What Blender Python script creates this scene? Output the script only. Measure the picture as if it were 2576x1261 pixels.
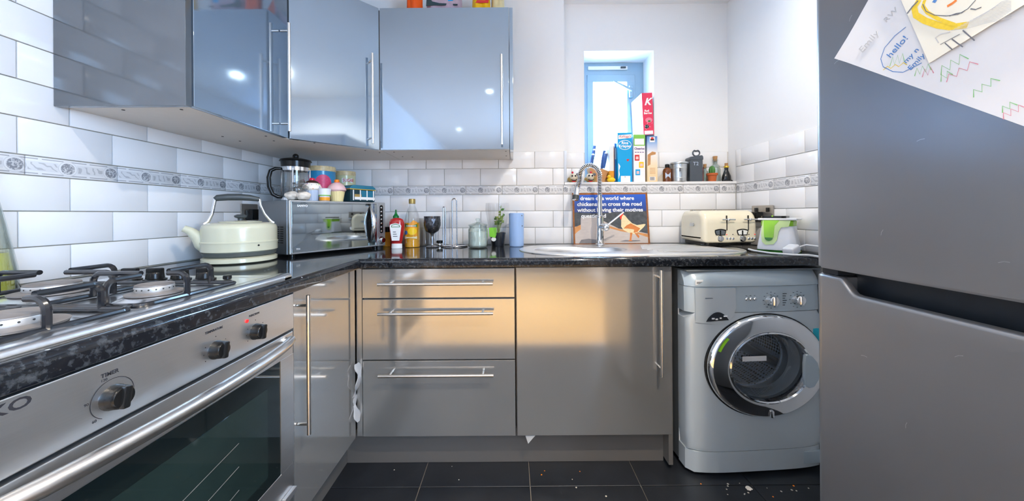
import bpy, bmesh, math, random
from mathutils import Matrix, Vector
random.seed(7)
for o in list(bpy.data.objects): bpy.data.objects.remove(o, do_unlink=True)
S = bpy.context.scene
COL = S.collection
PI = math.pi
R = math.radians

# ------------------------------------------------------------------ camera
FPX = 854.0
cam_d = bpy.data.cameras.new('camera'); cam = bpy.data.objects.new('camera', cam_d); COL.objects.link(cam)
cam_d.sensor_fit = 'HORIZONTAL'; cam_d.sensor_width = 36.0
cam_d.lens = FPX / 2576 * 36.0
cam_d.shift_x = 0.0; cam_d.shift_y = -92.5 / 2576
cam_d.clip_start = 0.02
CAMZ = 1.097
cam.matrix_world = Matrix.Translation((0, 0, CAMZ)) @ Matrix.Rotation(R(90), 4, 'X') @ Matrix.Rotation(R(-0.4), 4, 'Z')
S.camera = cam

# ------------------------------------------------------------------ world, colour, daylight
w = bpy.data.worlds.new('sky'); S.world = w; w.use_nodes = True
bg = w.node_tree.nodes['Background']
bg.inputs[0].default_value = (0.62, 0.80, 1.0, 1); bg.inputs[1].default_value = 5.0
S.view_settings.view_transform = 'Standard'; S.view_settings.look = 'None'
S.view_settings.exposure = 0.15; S.view_settings.gamma = 1.0; S.view_settings.use_curve_mapping = False

def area(name, loc, rot, sx, sy, power, col, shape='RECTANGLE', spread=180):
    d = bpy.data.lights.new(name, 'AREA'); d.shape = shape; d.size = sx; d.size_y = sy
    d.energy = power; d.color = col; d.spread = R(spread)
    o = bpy.data.objects.new(name, d); COL.objects.link(o); o.location = loc; o.rotation_euler = rot
    return o
# blue daylight from an added, unseen side window, and from the little kitchen window
area('daylight_added_window', (1.52, -1.35, 1.50), (0, R(90), 0), 1.15, 1.5, 140, (0.44, 0.67, 1.0))
area('daylight_kitchen_window', (0.68, 2.46, 1.72), (R(-90), 0, 0), 0.42, 0.8, 46, (0.42, 0.68, 1.0))
LAMP_COL = (1.0, 0.88, 0.72)
DOWNLIGHTS = [(0.66, 0.28, 28, 'before the sink run'), (0.95, 1.30, 4.2, 'added to brighten the toaster corner'), (-0.23, -0.20, 4, 'over the threshold'),  # toaster corner lamp is an unseen extra, brightening right wall and counter
              (-0.82, -1.84, 22, 'in the living end by the left wall'), (0.30, -1.2, 22, 'in the living end by the added window')]

# ------------------------------------------------------------------ helpers
XL, XR, YB, YR, YW, ZC, ZT = -1.354, 1.371, 2.073, 2.15, 2.34, 2.42, 0.91

def NEW(): return bmesh.new()
def fin(bm, M=None):
    if M is not None: bmesh.ops.transform(bm, matrix=M, verts=bm.verts)
    return bm
def T(x, y, z): return Matrix.Translation((x, y, z))
def RX(a): return Matrix.Rotation(R(a), 4, 'X')
def RY(a): return Matrix.Rotation(R(a), 4, 'Y')
def RZ(a): return Matrix.Rotation(R(a), 4, 'Z')
FRONT = RX(90)                                    # local xy plane -> faces -Y
FACEX = Matrix(((0, 0, 1, 0), (1, 0, 0, 0), (0, 1, 0, 0), (0, 0, 0, 1)))    # local x->Y, y->Z, z->X

def join(*bms):
    out = NEW()
    for b in bms:
        me = bpy.data.meshes.new('tmp'); b.to_mesh(me); b.free(); out.from_mesh(me); bpy.data.meshes.remove(me)
    return out
def box(x0, x1, y0, y1, z0, z1, bev=0.0, seg=2, M=None):
    bm = NEW(); bmesh.ops.create_cube(bm, size=1)
    for v in bm.verts:
        v.co = Vector((x0 + (v.co.x + .5) * (x1 - x0), y0 + (v.co.y + .5) * (y1 - y0), z0 + (v.co.z + .5) * (z1 - z0)))
    if bev > 0: bmesh.ops.bevel(bm, geom=list(bm.edges), offset=bev, segments=seg, affect='EDGES', profile=.5)
    return fin(bm, M)
def lathe(prof, n=28, M=None, a0=0, a1=360, sx=1, sy=1):
    bm = NEW(); full = abs(a1 - a0) >= 359.9; rings = []
    steps = n if full else n + 1
    for k in range(steps):
        a = R(a0 + (a1 - a0) * k / n)
        rings.append([bm.verts.new((r * math.cos(a) * sx, r * math.sin(a) * sy, z)) for r, z in prof])
    for k in range(n):
        A = rings[k]; B = rings[(k + 1) % steps]
        for i in range(len(prof) - 1):
            bm.faces.new((A[i], B[i], B[i + 1], A[i + 1]))
    bmesh.ops.remove_doubles(bm, verts=bm.verts, dist=1e-6)
    bmesh.ops.recalc_face_normals(bm, faces=bm.faces)
    return fin(bm, M)
def cyl(r, z0, z1, n=24, M=None, bev=0.0, r2=None):
    r2 = r if r2 is None else r2
    if bev > 0: p = [(0, z0), (r - bev, z0), (r, z0 + bev), (r2, z1 - bev), (r2 - bev, z1), (0, z1)]
    else: p = [(0, z0), (r, z0), (r2, z1), (0, z1)]
    return lathe(p, n, M)
def ball(r, c=(0, 0, 0), sx=1, sy=1, sz=1, n=20, M=None):
    bm = NEW(); bmesh.ops.create_uvsphere(bm, u_segments=n, v_segments=max(6, n // 2), radius=r)
    for v in bm.verts: v.co = Vector((v.co.x * sx + c[0], v.co.y * sy + c[1], v.co.z * sz + c[2]))
    return fin(bm, M)
def tube(pts, r, n=8, closed=False, M=None, flat=1.0):
    pts = [Vector(p) for p in pts]; N = len(pts); bm = NEW()
    rr = r if isinstance(r, (list, tuple)) else [r] * N
    tang = []
    for i in range(N):
        a = pts[(i - 1) % N] if (closed or i > 0) else pts[i]
        b = pts[(i + 1) % N] if (closed or i < N - 1) else pts[i]
        tang.append((b - a).normalized())
    up = Vector((0, 0, 1)) if abs(tang[0].z) < .9 else Vector((1, 0, 0))
    nrm = (up - tang[0] * up.dot(tang[0])).normalized(); rings = []
    for i in range(N):
        nrm = nrm - tang[i] * nrm.dot(tang[i])
        nrm = nrm.normalized() if nrm.length > 1e-6 else Vector((1, 0, 0))
        bi = tang[i].cross(nrm)
        rings.append([bm.verts.new(pts[i] + (nrm * math.cos(2 * PI * k / n) * flat + bi * math.sin(2 * PI * k / n)) * rr[i]) for k in range(n)])
    for i in range(N if closed else N - 1):
        A = rings[i]; B = rings[(i + 1) % N]
        for k in range(n): bm.faces.new((A[k], A[(k + 1) % n], B[(k + 1) % n], B[k]))
    if not closed:
        bm.faces.new(rings[0][::-1]); bm.faces.new(rings[-1])
    bmesh.ops.recalc_face_normals(bm, faces=bm.faces)
    return fin(bm, M)
def prism(poly, a, b, M=None, bev=0.0):
    """polygon in local xy extruded along z from a to b"""
    bm = NEW()
    lo = [bm.verts.new((x, y, a)) for x, y in poly]; hi = [bm.verts.new((x, y, b)) for x, y in poly]
    n = len(poly)
    bm.faces.new(lo[::-1]); bm.faces.new(hi)
    for i in range(n): bm.faces.new((lo[i], lo[(i + 1) % n], hi[(i + 1) % n], hi[i]))
    bmesh.ops.recalc_face_normals(bm, faces=bm.faces)
    if bev > 0: bmesh.ops.bevel(bm, geom=list(bm.edges), offset=bev, segments=2, affect='EDGES', profile=.5)
    return fin(bm, M)
def rrect(x0, x1, y0, y1, r, n=5):
    out = []
    for cx, cy, a0 in ((x1 - r, y1 - r, 0), (x0 + r, y1 - r, 90), (x0 + r, y0 + r, 180), (x1 - r, y0 + r, 270)):
        for k in range(n + 1):
            a = R(a0 + 90 * k / n); out.append((cx + r * math.cos(a), cy + r * math.sin(a)))
    return out
def ell(cx, cy, rx, ry, n=24, a0=0, a1=360):
    m = n if a1 - a0 >= 360 else n + 1
    return [(cx + rx * math.cos(R(a0 + (a1 - a0) * k / n)), cy + ry * math.sin(R(a0 + (a1 - a0) * k / n))) for k in range(m)]
def arc(cx, cy, r, a0, a1, n=8):
    return [(cx + r * math.cos(R(a0 + (a1 - a0) * k / n)), cy + r * math.sin(R(a0 + (a1 - a0) * k / n))) for k in range(n + 1)]
def ribbon(pts, w, z0=0, z1=.0003, M=None):
    """flat drawn stroke in local xy"""
    bm = NEW(); n = len(pts); L = []; 
    for i in range(n):
        a = Vector(pts[max(i - 1, 0)]); b = Vector(pts[min(i + 1, n - 1)]); d = (b - a)
        d = d.normalized() if d.length > 1e-9 else Vector((1, 0)); p = Vector((-d.y, d.x)) * w / 2; c = Vector(pts[i])
        L.append((bm.verts.new((c.x + p.x, c.y + p.y, z1)), bm.verts.new((c.x - p.x, c.y - p.y, z1))))
    for i in range(n - 1): bm.faces.new((L[i][0], L[i][1], L[i + 1][1], L[i + 1][0]))
    bmesh.ops.recalc_face_normals(bm, faces=bm.faces)
    for f in bm.faces:
        if f.normal.z < 0: f.normal_flip()
    return fin(bm, M)
def solidify(bm, t):
    bmesh.ops.solidify(bm, geom=list(bm.faces), thickness=t); return bm

def obj(name, bm, m, parent=None, smooth=40, label=None):
    me = bpy.data.meshes.new(name); bm.to_mesh(me); bm.free()
    if smooth:
        me.shade_smooth(); me.set_sharp_from_angle(angle=R(smooth))
    me.materials.append(MAT[m] if isinstance(m, str) else m)
    o = bpy.data.objects.new(name, me); COL.objects.link(o)
    if smooth:
        wn_ = o.modifiers.new('weighted_normals', 'WEIGHTED_NORMAL'); wn_.weight = 50; wn_.keep_sharp = True
    if parent: o.parent = parent
    if label: o['label'] = label
    return o
def share(name, me, parent, M):
    o = bpy.data.objects.new(name, me); COL.objects.link(o); o.parent = parent; o.matrix_local = M; return o
def tag(o, label, cat, group=None):
    o['label'] = label; o['category'] = cat
    if group: o['group'] = group
    return o
def thing(name, label, cat, loc=(0, 0, 0), rz=0, group=None, rot=None):
    o = bpy.data.objects.new(name, None); COL.objects.link(o); o.empty_display_size = .03
    o.location = loc; o.rotation_euler = rot or (0, 0, R(rz)); return tag(o, label, cat, group)
def struct(name, bm, m, parent=None, label=None):
    o = obj(name, bm, m, parent, 0)
    if not parent: o['kind'] = 'structure'
    if label: o['label'] = label
    return o
def text(name, s, size, m, parent, M, align='CENTER', depth=.0004, bold=0.0, space=1.0, sx=1.0, shear=0.0, line=1.0):
    c = bpy.data.curves.new('t', 'FONT'); c.body = s; c.size = size; c.align_x = align; c.align_y = 'CENTER'
    c.extrude = depth / 2; c.offset = bold; c.space_character = space; c.resolution_u = 3; c.shear = shear; c.space_line = line
    o = bpy.data.objects.new('t', c); COL.objects.link(o)
    dg = bpy.context.evaluated_depsgraph_get(); me = bpy.data.meshes.new_from_object(o.evaluated_get(dg))
    bpy.data.objects.remove(o, do_unlink=True); bpy.data.curves.remove(c)
    me.transform(M @ Matrix.Diagonal((sx, 1, 1, 1))); me.name = name
    me.materials.clear(); me.materials.append(MAT[m])
    r = bpy.data.objects.new(name, me); COL.objects.link(r); r.parent = parent; return r

# ------------------------------------------------------------------ materials
MAT = {}
def lnk(m, a, b): m.node_tree.links.new(a, b)
def nd(m, t, **kw):
    n = m.node_tree.nodes.new(t)
    for k, v in kw.items(): setattr(n, k, v)
    return n
def mat(name, col, rough=.5, metal=0.0, var=.06, scale=30, bump=0.0, bscale=None, coat=0.0, trans=0.0, ior=1.45, emit=0, alpha=1.0, stretch=(1, 1, 1), spec=.5, coatr=.05, rvar=0.0, sss=0.0):
    m = bpy.data.materials.new(name); m.use_nodes = True; MAT[name] = m
    p = m.node_tree.nodes['Principled BSDF']
    p.inputs['Roughness'].default_value = rough; p.inputs['Metallic'].default_value = metal
    p.inputs['Coat Weight'].default_value = coat; p.inputs['Coat Roughness'].default_value = coatr
    p.inputs['Transmission Weight'].default_value = trans; p.inputs['IOR'].default_value = ior
    p.inputs['Alpha'].default_value = alpha; p.inputs['Specular IOR Level'].default_value = spec
    p.inputs['Subsurface Weight'].default_value = sss; p.inputs['Subsurface Radius'].default_value = (.01, .008, .006)
    tc = nd(m, 'ShaderNodeTexCoord'); mp = nd(m, 'ShaderNodeMapping'); mp.inputs['Scale'].default_value = stretch
    lnk(m, tc.outputs['Object'], mp.inputs[0])
    nz = nd(m, 'ShaderNodeTexNoise'); nz.inputs['Scale'].default_value = scale; nz.inputs['Detail'].default_value = 4
    lnk(m, mp.outputs[0], nz.inputs['Vector'])
    cr = nd(m, 'ShaderNodeMix', data_type='RGBA')
    cr.inputs[6].default_value = (*[max(0, c * (1 - var)) for c in col], 1); cr.inputs[7].default_value = (*[min(1, c * (1 + var)) for c in col], 1)
    lnk(m, nz.outputs['Fac'], cr.inputs[0]); lnk(m, cr.outputs[2], p.inputs['Base Color'])
    if emit:
        p.inputs['Emission Strength'].default_value = emit; lnk(m, cr.outputs[2], p.inputs['Emission Color'])
    if rvar:
        mr = nd(m, 'ShaderNodeMapRange'); mr.inputs[3].default_value = max(0.0, rough - rvar); mr.inputs[4].default_value = rough + rvar
        lnk(m, nz.outputs['Fac'], mr.inputs[0]); lnk(m, mr.outputs[0], p.inputs['Roughness'])
    if bump:
        bn = nd(m, 'ShaderNodeBump'); bn.inputs['Strength'].default_value = bump; bn.inputs['Distance'].default_value = .002
        src = nz
        if bscale:
            src = nd(m, 'ShaderNodeTexNoise'); src.inputs['Scale'].default_value = bscale; src.inputs['Detail'].default_value = 3
            lnk(m, mp.outputs[0], src.inputs['Vector'])
        lnk(m, src.outputs['Fac'], bn.inputs['Height']); lnk(m, bn.outputs[0], p.inputs['Normal'])
    return m
def glassmat(name, col, tint=.9, rough=.02, gl=.10):
    """thin clear glass: tinted see-through with a fresnel gloss"""
    m = bpy.data.materials.new(name); m.use_nodes = True; MAT[name] = m; t = m.node_tree
    t.nodes.remove(t.nodes['Principled BSDF']); out = t.nodes['Material Output']
    a = nd(m, 'ShaderNodeBsdfTransparent'); b = nd(m, 'ShaderNodeBsdfGlossy'); b.inputs['Roughness'].default_value = rough
    lw = nd(m, 'ShaderNodeLayerWeight'); lw.inputs[0].default_value = .25
    nz = nd(m, 'ShaderNodeTexNoise'); nz.inputs['Scale'].default_value = 12
    cm = nd(m, 'ShaderNodeMix', data_type='RGBA'); cm.inputs[6].default_value = (*[c * tint for c in col], 1); cm.inputs[7].default_value = (*col, 1)
    lnk(m, nz.outputs['Fac'], cm.inputs[0]); lnk(m, cm.outputs[2], a.inputs[0])
    mr = nd(m, 'ShaderNodeMapRange'); mr.inputs[3].default_value = gl * .4; mr.inputs[4].default_value = min(1, gl * 6)
    lnk(m, lw.outputs['Facing'], mr.inputs[0])
    mx = nd(m, 'ShaderNodeMixShader'); lnk(m, mr.outputs[0], mx.inputs[0]); lnk(m, a.outputs[0], mx.inputs[1]); lnk(m, b.outputs[0], mx.inputs[2])
    lnk(m, mx.outputs[0], out.inputs[0]); return m

mat('wall_paint', (.86, .86, .86), .6, var=.01, bump=.03, bscale=120)
mat('rear_wall_dimmed', (.30, .36, .44), .6, var=.02)  # grey-blue put on the unseen rear wall to darken its reflection in the doors
mat('ceiling_paint', (.86, .86, .86), .7, var=.01)
mat('grout', (.40, .37, .31), .8, var=.15, scale=60)
mat('grout_pale', (.60, .59, .56), .8, var=.1, scale=60)
mat('tile_white', (.84, .84, .85), .12, var=.015, scale=6, bump=.04, bscale=9, coat=.3)
mat('trim_white', (.80, .80, .80), .3, var=.03)
mat('trim_metal', (.62, .63, .65), .3, .9, var=.05)
mat('cabinet_blue_cast', (.32, .405, .50), .05, .75, var=.05, scale=3, coat=.5, coatr=.02, bump=.01, bscale=400)  # grey doors tinted blue, standing in for daylight and blue ceiling reflections
mat('cabinet_base', (.44, .43, .41), .11, .72, var=.05, scale=3, coat=.4, coatr=.03, bump=.01, bscale=400)
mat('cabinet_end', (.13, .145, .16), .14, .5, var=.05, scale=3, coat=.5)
mat('plinth_grey', (.19, .175, .16), .35, .4, var=.08, scale=4)
mat('melamine', (.74, .71, .67), .45, var=.03)
mat('dark_hole', (.03, .028, .025), .7)
mat('steel_bar', (.76, .73, .69), .28, 1.0, var=.05, stretch=(1, 1, 12), scale=40)
mat('chrome', (.80, .80, .80), .06, 1.0, var=.02)
mat('brushed', (.78, .79, .80), .34, 1.0, var=.06, scale=25, stretch=(1, .6, 30), rvar=.06)
mat('hob_steel', (.76, .77, .78), .24, 1.0, var=.05, scale=20, stretch=(1, 12, 1), rvar=.05)
mat('sink_steel', (.80, .79, .78), .34, 1.0, var=.06, scale=40, rvar=.06)
mat('black_enamel', (.010, .011, .014), .22, var=.3, scale=25, coat=.4)
mat('black_plastic', (.009, .009, .009), .22, var=.2, spec=.35)
mat('black_matt', (.012, .012, .013), .6, var=.2)
mat('burnt_metal', (.30, .27, .25), .55, .6, var=.35, scale=35, bump=.15)
mat('burner_alu', (.62, .60, .58), .45, .8, var=.15, scale=40)
mat('oven_glass', (.006, .010, .010), .04, var=.4, scale=8, spec=.6)
mat('oven_glass_inner', (.012, .022, .020), .05, var=.6, scale=5, spec=.6)
mat('ink', (.02, .02, .025), .5)
mat('ink_grey', (.12, .13, .15), .5)
mat('red_led', (.8, .02, .02), .3, emit=.6)
mat('cream_kettle', (.66, .64, .47), .22, var=.03, scale=8, coat=.5)
mat('kettle_grey', (.10, .11, .10), .4, var=.1)
mat('handle_grey', (.055, .065, .068), .4, var=.1)
mat('microwave_side', (.22, .24, .26), .35, .7, var=.05)
mat('microwave_silver', (.52, .54, .56), .3, .8, var=.05)
mat('mirror_glass', (.40, .46, .50), .03, 1.0, var=.05, scale=3)
mat('cream_toaster', (.76, .70, .54), .18, var=.02, scale=5, coat=.6)
mat('white_plastic', (.80, .81, .84), .3, var=.02)
mat('green_bright', (.28, .62, .03), .25, var=.05)
mat('green_pale', (.60, .78, .34), .3, var=.05)
mat('green_dark', (.03, .20, .02), .3, var=.1)
mat('fridge_silver', (.33, .335, .35), .30, .75, var=.05, scale=4, bump=.02, bscale=250, rvar=.04)
mat('fridge_dark', (.02, .024, .03), .35, var=.2)
mat('washer_grey', (.47, .52, .545), .32, .15, var=.03, scale=4, coat=.3)
mat('washer_side', (.17, .19, .20), .4, .2, var=.05)
mat('washer_band', (.40, .47, .51), .32, .15, var=.03, scale=4, coat=.3)
mat('paper_white', (.82, .83, .86), .8, var=.02)
mat('paper_cream', (.86, .84, .74), .8, var=.02)
mat('slate', (.013, .015, .019), .35, var=.45, scale=9, bump=.12, bscale=40, rvar=.1)
mat('floor_grout', (.36, .32, .27), .9, var=.3, scale=40)
mat('cork', (.45, .24, .10), .8, var=.3, scale=120)
mat('terracotta', (.52, .12, .03), .6, var=.08)
mat('cactus_green', (.06, .20, .04), .5, var=.3, scale=60)
mat('amber_glass', (.16, .045, .006), .08, var=.2, spec=.7)
mat('galvanised', (.60, .62, .62), .3, .9, var=.12, scale=25)
mat('slate_tin', (.075, .09, .11), .35, var=.08)
mat('wood_block', (.55, .27, .10), .45, var=.15, scale=14, stretch=(1, 1, 6))
mat('blue_handle', (.03, .10, .32), .25, var=.1, coat=.4)
mat('duck_yellow', (.90, .58, .01), .35)
mat('orange', (.85, .22, .01), .4)
mat('red', (.62, .03, .03), .35)
mat('cherry', (.60, .015, .05), .2)
mat('ketchup', (.42, .012, .012), .18, var=.15, coat=.4)
mat('squash', (.75, .36, .01), .15, var=.1, coat=.3)
mat('sauce_green', (.0, .17, .03), .35)
mat('cap_gold', (.42, .30, .10), .35, .6)
mat('label_white', (.82, .82, .80), .5, var=.05)
mat('label_orange', (.86, .34, .02), .45, var=.2, scale=30)
mat('label_cream', (.80, .68, .42), .5, var=.06)
mat('pewter', (.10, .10, .11), .25, .85, var=.9, scale=55, bump=1.0, bscale=55)
mat('pewter_smooth', (.34, .34, .36), .25, .9, var=.1)
mat('blue_speaker', (.32, .48, .78), .35, var=.02)
mat('herb_green', (.06, .19, .03), .5, var=.35, scale=80)
mat('herb_light', (.24, .36, .07), .5, var=.3, scale=80)
mat('label_lime', (.22, .62, .03), .35, var=.05)
mat('pot_black', (.012, .014, .02), .3, var=.1)
mat('tin_blue', (.02, .26, .50), .25, var=.06, coat=.3)
mat('tin_cream', (.62, .60, .34), .3, var=.06, coat=.3)
mat('tin_teal', (.01, .16, .26), .22, var=.12, coat=.4)
mat('tin_dark', (.006, .035, .05), .3, var=.3)
mat('pattern_pink', (.66, .06, .16), .4, var=.35, scale=120)
mat('icing_pink', (.80, .52, .52), .4, var=.08)
mat('icing_white', (.86, .80, .70), .4, var=.05)
mat('case_blue', (.50, .58, .72), .4)
mat('case_yellow', (.84, .72, .36), .4)
mat('chocolate', (.05, .02, .015), .35)
mat('pink', (.80, .22, .32), .4)
mat('cereal_blue', (.0, .36, .74), .4, var=.03)
mat('cereal_darkblue', (.03, .16, .50), .4, var=.03)
mat('cereal_white', (.86, .85, .86), .45, var=.02)
mat('cereal_green', (.22, .55, .08), .45)
mat('cereal_red', (.78, .03, .10), .4, var=.04)
mat('cereal_beige', (.80, .58, .30), .45, var=.06, scale=12)
mat('purple_ink', (.12, .03, .22), .5)
mat('foil_orange', (.80, .09, .0), .35, var=.15, scale=25, bump=.3, bscale=40)
mat('foil_purple', (.42, .32, .38), .35, var=.35, scale=35, bump=.3, bscale=40)
mat('foil_dark', (.02, .05, .06), .3, var=.4)
mat('foil_yellow', (.80, .45, .0), .35, var=.15, scale=35, bump=.3, bscale=40)
mat('foil_beige', (.66, .55, .30), .5, var=.15, scale=35, bump=.3, bscale=40)
mat('bag_cream', (.78, .70, .60), .4, var=.25, scale=40, bump=.3, bscale=30)
mat('cat_black', (.008, .008, .010), .15, var=.2, coat=.5)
mat('gold', (.75, .50, .05), .3, .4)
mat('fig_cream', (.70, .62, .48), .4, var=.3, scale=60)
mat('fig_mustard', (.34, .23, .07), .5, var=.4, scale=50)
mat('sign_rust', (.32, .12, .04), .7, .3, var=.5, scale=60)
mat('sign_road', (.56, .50, .47), .55, var=.14, scale=26, stretch=(1, 1, 4))
mat('sign_shade', (.22, .21, .22), .55, var=.3, scale=26)
mat('sign_earth', (.62, .28, .10), .55, var=.3, scale=30)
mat('sign_hill', (.07, .08, .09), .55, var=.9, scale=38)
mat('hen_cream', (.86, .68, .40), .5, var=.25, scale=60)
mat('hen_rust', (.66, .22, .06), .5, var=.3, scale=60)
mat('hen_red', (.80, .04, .02), .5)
mat('print_white', (.88, .88, .88), .5)
mat('socket_steel', (.46, .42, .37), .3, .8, var=.06)
mat('cable_white', (.82, .82, .82), .4)
mat('oak', (.72, .42, .14), .35, var=.22, scale=10, stretch=(8, .8, 1))
mat('crumb', (.55, .50, .42), .8, var=.4)
mat('crayon_yellow', (.90, .62, .05), .8, var=.2, scale=200)
mat('crayon_green', (.25, .60, .22), .8, var=.3, scale=200)
mat('crayon_pink', (.80, .28, .36), .8, var=.3, scale=200)
mat('crayon_blue', (.10, .26, .60), .8, var=.3, scale=200)
mat('crayon_grey', (.58, .59, .61), .8, var=.2, scale=200)
mat('crayon_orange', (.88, .25, .06), .8, var=.2, scale=200)
mat('pencil', (.16, .17, .20), .8, var=.3, scale=200)
mat('lamp_glow', (1, .94, .86), .5, emit=12)
mat('frame_blue', (.30, .44, .55), .4, .1, var=.04)
mat('drum_steel', (.55, .60, .66), .22, 1.0, var=.1)
mat('drum_rubber', (.16, .17, .18), .45, var=.1)
mat('teal_sticker', (.0, .40, .50), .4)
mat('oil', (.62, .56, .10), .1, var=.1)
glassmat('glass_clear', (.96, .975, .97), .96)
glassmat('glass_green', (.93, .975, .955), .96, gl=.12)
glassmat('glass_window', (.96, .98, 1.0), gl=.03)
glassmat('glass_washer', (.80, .84, .88), gl=.10)
glassmat('film', (.96, .965, .97), .97, rough=.15, gl=.12)
mat('bag_film', (.72, .72, .73), .18, alpha=.62, bump=.4, bscale=60)

def worktop_material():
    m = mat('worktop', (.012, .013, .016), .10, var=.2, coat=.3)
    p = m.node_tree.nodes['Principled BSDF']; tc = nd(m, 'ShaderNodeTexCoord')
    n1 = nd(m, 'ShaderNodeTexNoise'); n1.inputs['Scale'].default_value = 85; n1.inputs['Detail'].default_value = 6; n1.inputs['Roughness'].default_value = .65
    n2 = nd(m, 'ShaderNodeTexVoronoi'); n2.inputs['Scale'].default_value = 48
    for n in (n1, n2): lnk(m, tc.outputs['Object'], n.inputs['Vector'])
    r1 = nd(m, 'ShaderNodeValToRGB'); e = r1.color_ramp.elements
    e[0].position = .50; e[0].color = (.006, .007, .010, 1); e[1].position = .82; e[1].color = (.09, .10, .11, 1)
    lnk(m, n1.outputs['Fac'], r1.inputs[0])
    r2 = nd(m, 'ShaderNodeValToRGB'); e = r2.color_ramp.elements
    e[0].position = .12; e[0].color = (1, 1, 1, 1); e[1].position = .17; e[1].color = (0, 0, 0, 1)
    lnk(m, n2.outputs['Distance'], r2.inputs[0])
    gt = nd(m, 'ShaderNodeMath', operation='GREATER_THAN'); gt.inputs[1].default_value = .86
    lnk(m, n2.outputs['Color'], gt.inputs[0])
    ml = nd(m, 'ShaderNodeMath', operation='MULTIPLY'); lnk(m, r2.outputs[0], ml.inputs[0]); lnk(m, gt.outputs[0], ml.inputs[1])
    mx = nd(m, 'ShaderNodeMix', data_type='RGBA'); mx.inputs[7].default_value = (.52, .55, .57, 1)
    lnk(m, ml.outputs[0], mx.inputs[0]); lnk(m, r1.outputs[0], mx.inputs[6]); lnk(m, mx.outputs[2], p.inputs['Base Color'])
worktop_material()

def border_material():
    """printed relief strip: medallions every 0.1105 along x, dashed lines top and bottom, scrolls between"""
    m = mat('border_print', (.80, .80, .81), .2, var=.02, coat=.3)
    p = m.node_tree.nodes['Principled BSDF']; tc = nd(m, 'ShaderNodeTexCoord'); sp = nd(m, 'ShaderNodeSeparateXYZ'); lnk(m, tc.outputs['Object'], sp.inputs[0])
    def mth(op, a, b=None, c=None):
        n = nd(m, 'ShaderNodeMath', operation=op)
        for i, v in enumerate((a, b, c)):
            if v is None: continue
            if isinstance(v, (int, float)): n.inputs[i].default_value = v
            else: lnk(m, v, n.inputs[i])
        return n.outputs[0]
    x = mth('SUBTRACT', sp.outputs[0], .0357); y = sp.outputs[1]
    fx = mth('PINGPONG', mth('ADD', x, 10 * .1105), .1105 / 2)
    ax = mth('SUBTRACT', .1105 / 2, fx)                         # 0 at medallion centres (x = +-.05525)
    d = mth('SQRT', mth('ADD', mth('MULTIPLY', ax, ax), mth('MULTIPLY', y, y)))
    disc = mth('LESS_THAN', d, .0165)
    ring = mth('MULTIPLY', mth('LESS_THAN', d, .0225), mth('GREATER_THAN', d, .0205))
    inring = mth('LESS_THAN', d, .0225)
    ay = mth('ABSOLUTE', y)
    line = mth('MULTIPLY', mth('GREATER_THAN', ay, .0195), mth('LESS_THAN', ay, .0220))
    dash = mth('GREATER_THAN', mth('PINGPONG', mth('ADD', x, 1.0), .0276), .004)
    line = mth('MULTIPLY', mth('MULTIPLY', line, dash), mth('SUBTRACT', 1, inring))
    nz = nd(m, 'ShaderNodeTexNoise'); nz.inputs['Scale'].default_value = 150; nz.inputs['Detail'].default_value = 3; nz.inputs['Distortion'].default_value = 1.5
    lnk(m, tc.outputs['Object'], nz.inputs['Vector'])
    wv = nd(m, 'ShaderNodeTexWave'); wv.inputs['Scale'].default_value = 28; wv.inputs['Distortion'].default_value = 9; wv.inputs['Detail'].default_value = 2
    wv.bands_direction = 'DIAGONAL'; lnk(m, tc.outputs['Object'], wv.inputs['Vector'])
    scroll = mth('MULTIPLY', mth('MULTIPLY', mth('GREATER_THAN', wv.outputs['Fac'], .80), mth('LESS_THAN', ay, .0105)), mth('MULTIPLY', mth('GREATER_THAN', ax, .024), .30))
    dk = mth('MULTIPLY', disc, mth('ADD', .25, mth('MULTIPLY', mth('GREATER_THAN', nz.outputs['Fac'], .47), .5)))
    field = mth('MULTIPLY', mth('MULTIPLY', mth('LESS_THAN', ay, .0135), mth('GREATER_THAN', ax, .0215)), .12)
    fac = mth('MINIMUM', 1, mth('ADD', mth('ADD', dk, scroll), mth('ADD', mth('ADD', mth('MULTIPLY', ring, .18), field), mth('MULTIPLY', line, .6))))
    mx = nd(m, 'ShaderNodeMix', data_type='RGBA'); mx.inputs[6].default_value = (.76, .76, .77, 1); mx.inputs[7].default_value = (.10, .11, .14, 1)
    lnk(m, fac, mx.inputs[0]); lnk(m, mx.outputs[2], p.inputs['Base Color'])
    bn = nd(m, 'ShaderNodeBump'); bn.inputs['Strength'].default_value = .25; bn.inputs['Distance'].default_value = .001; bn.invert = True
    lnk(m, fac, bn.inputs['Height']); lnk(m, bn.outputs[0], p.inputs['Normal'])
border_material()

def grad_material(name, stops, axis=2, rough=.45):
    """printed colour blend along one object axis; stops = [(coordinate, colour)] in metres"""
    m = mat(name, (.5, .5, .5), rough); p = m.node_tree.nodes['Principled BSDF']
    tc = nd(m, 'ShaderNodeTexCoord'); sp = nd(m, 'ShaderNodeSeparateXYZ'); lnk(m, tc.outputs['Object'], sp.inputs[0])
    mr = nd(m, 'ShaderNodeMapRange'); mr.inputs[1].default_value = stops[0][0]; mr.inputs[2].default_value = stops[-1][0]
    lnk(m, sp.outputs[axis], mr.inputs[0]); r = nd(m, 'ShaderNodeValToRGB'); e = r.color_ramp.elements
    a, b = stops[0][0], stops[-1][0]
    while len(e) < len(stops): e.new(.5)
    for i, (s, c) in enumerate(stops): e[i].position = (s - a) / (b - a); e[i].color = (*c, 1)
    lnk(m, mr.outputs[0], r.inputs[0]); lnk(m, r.outputs[0], p.inputs['Base Color'])
grad_material('sign_sky', [(.0, (.03, .035, .06)), (.05, (.03, .06, .22)), (.16, (.02, .12, .62))], axis=1)
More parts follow.
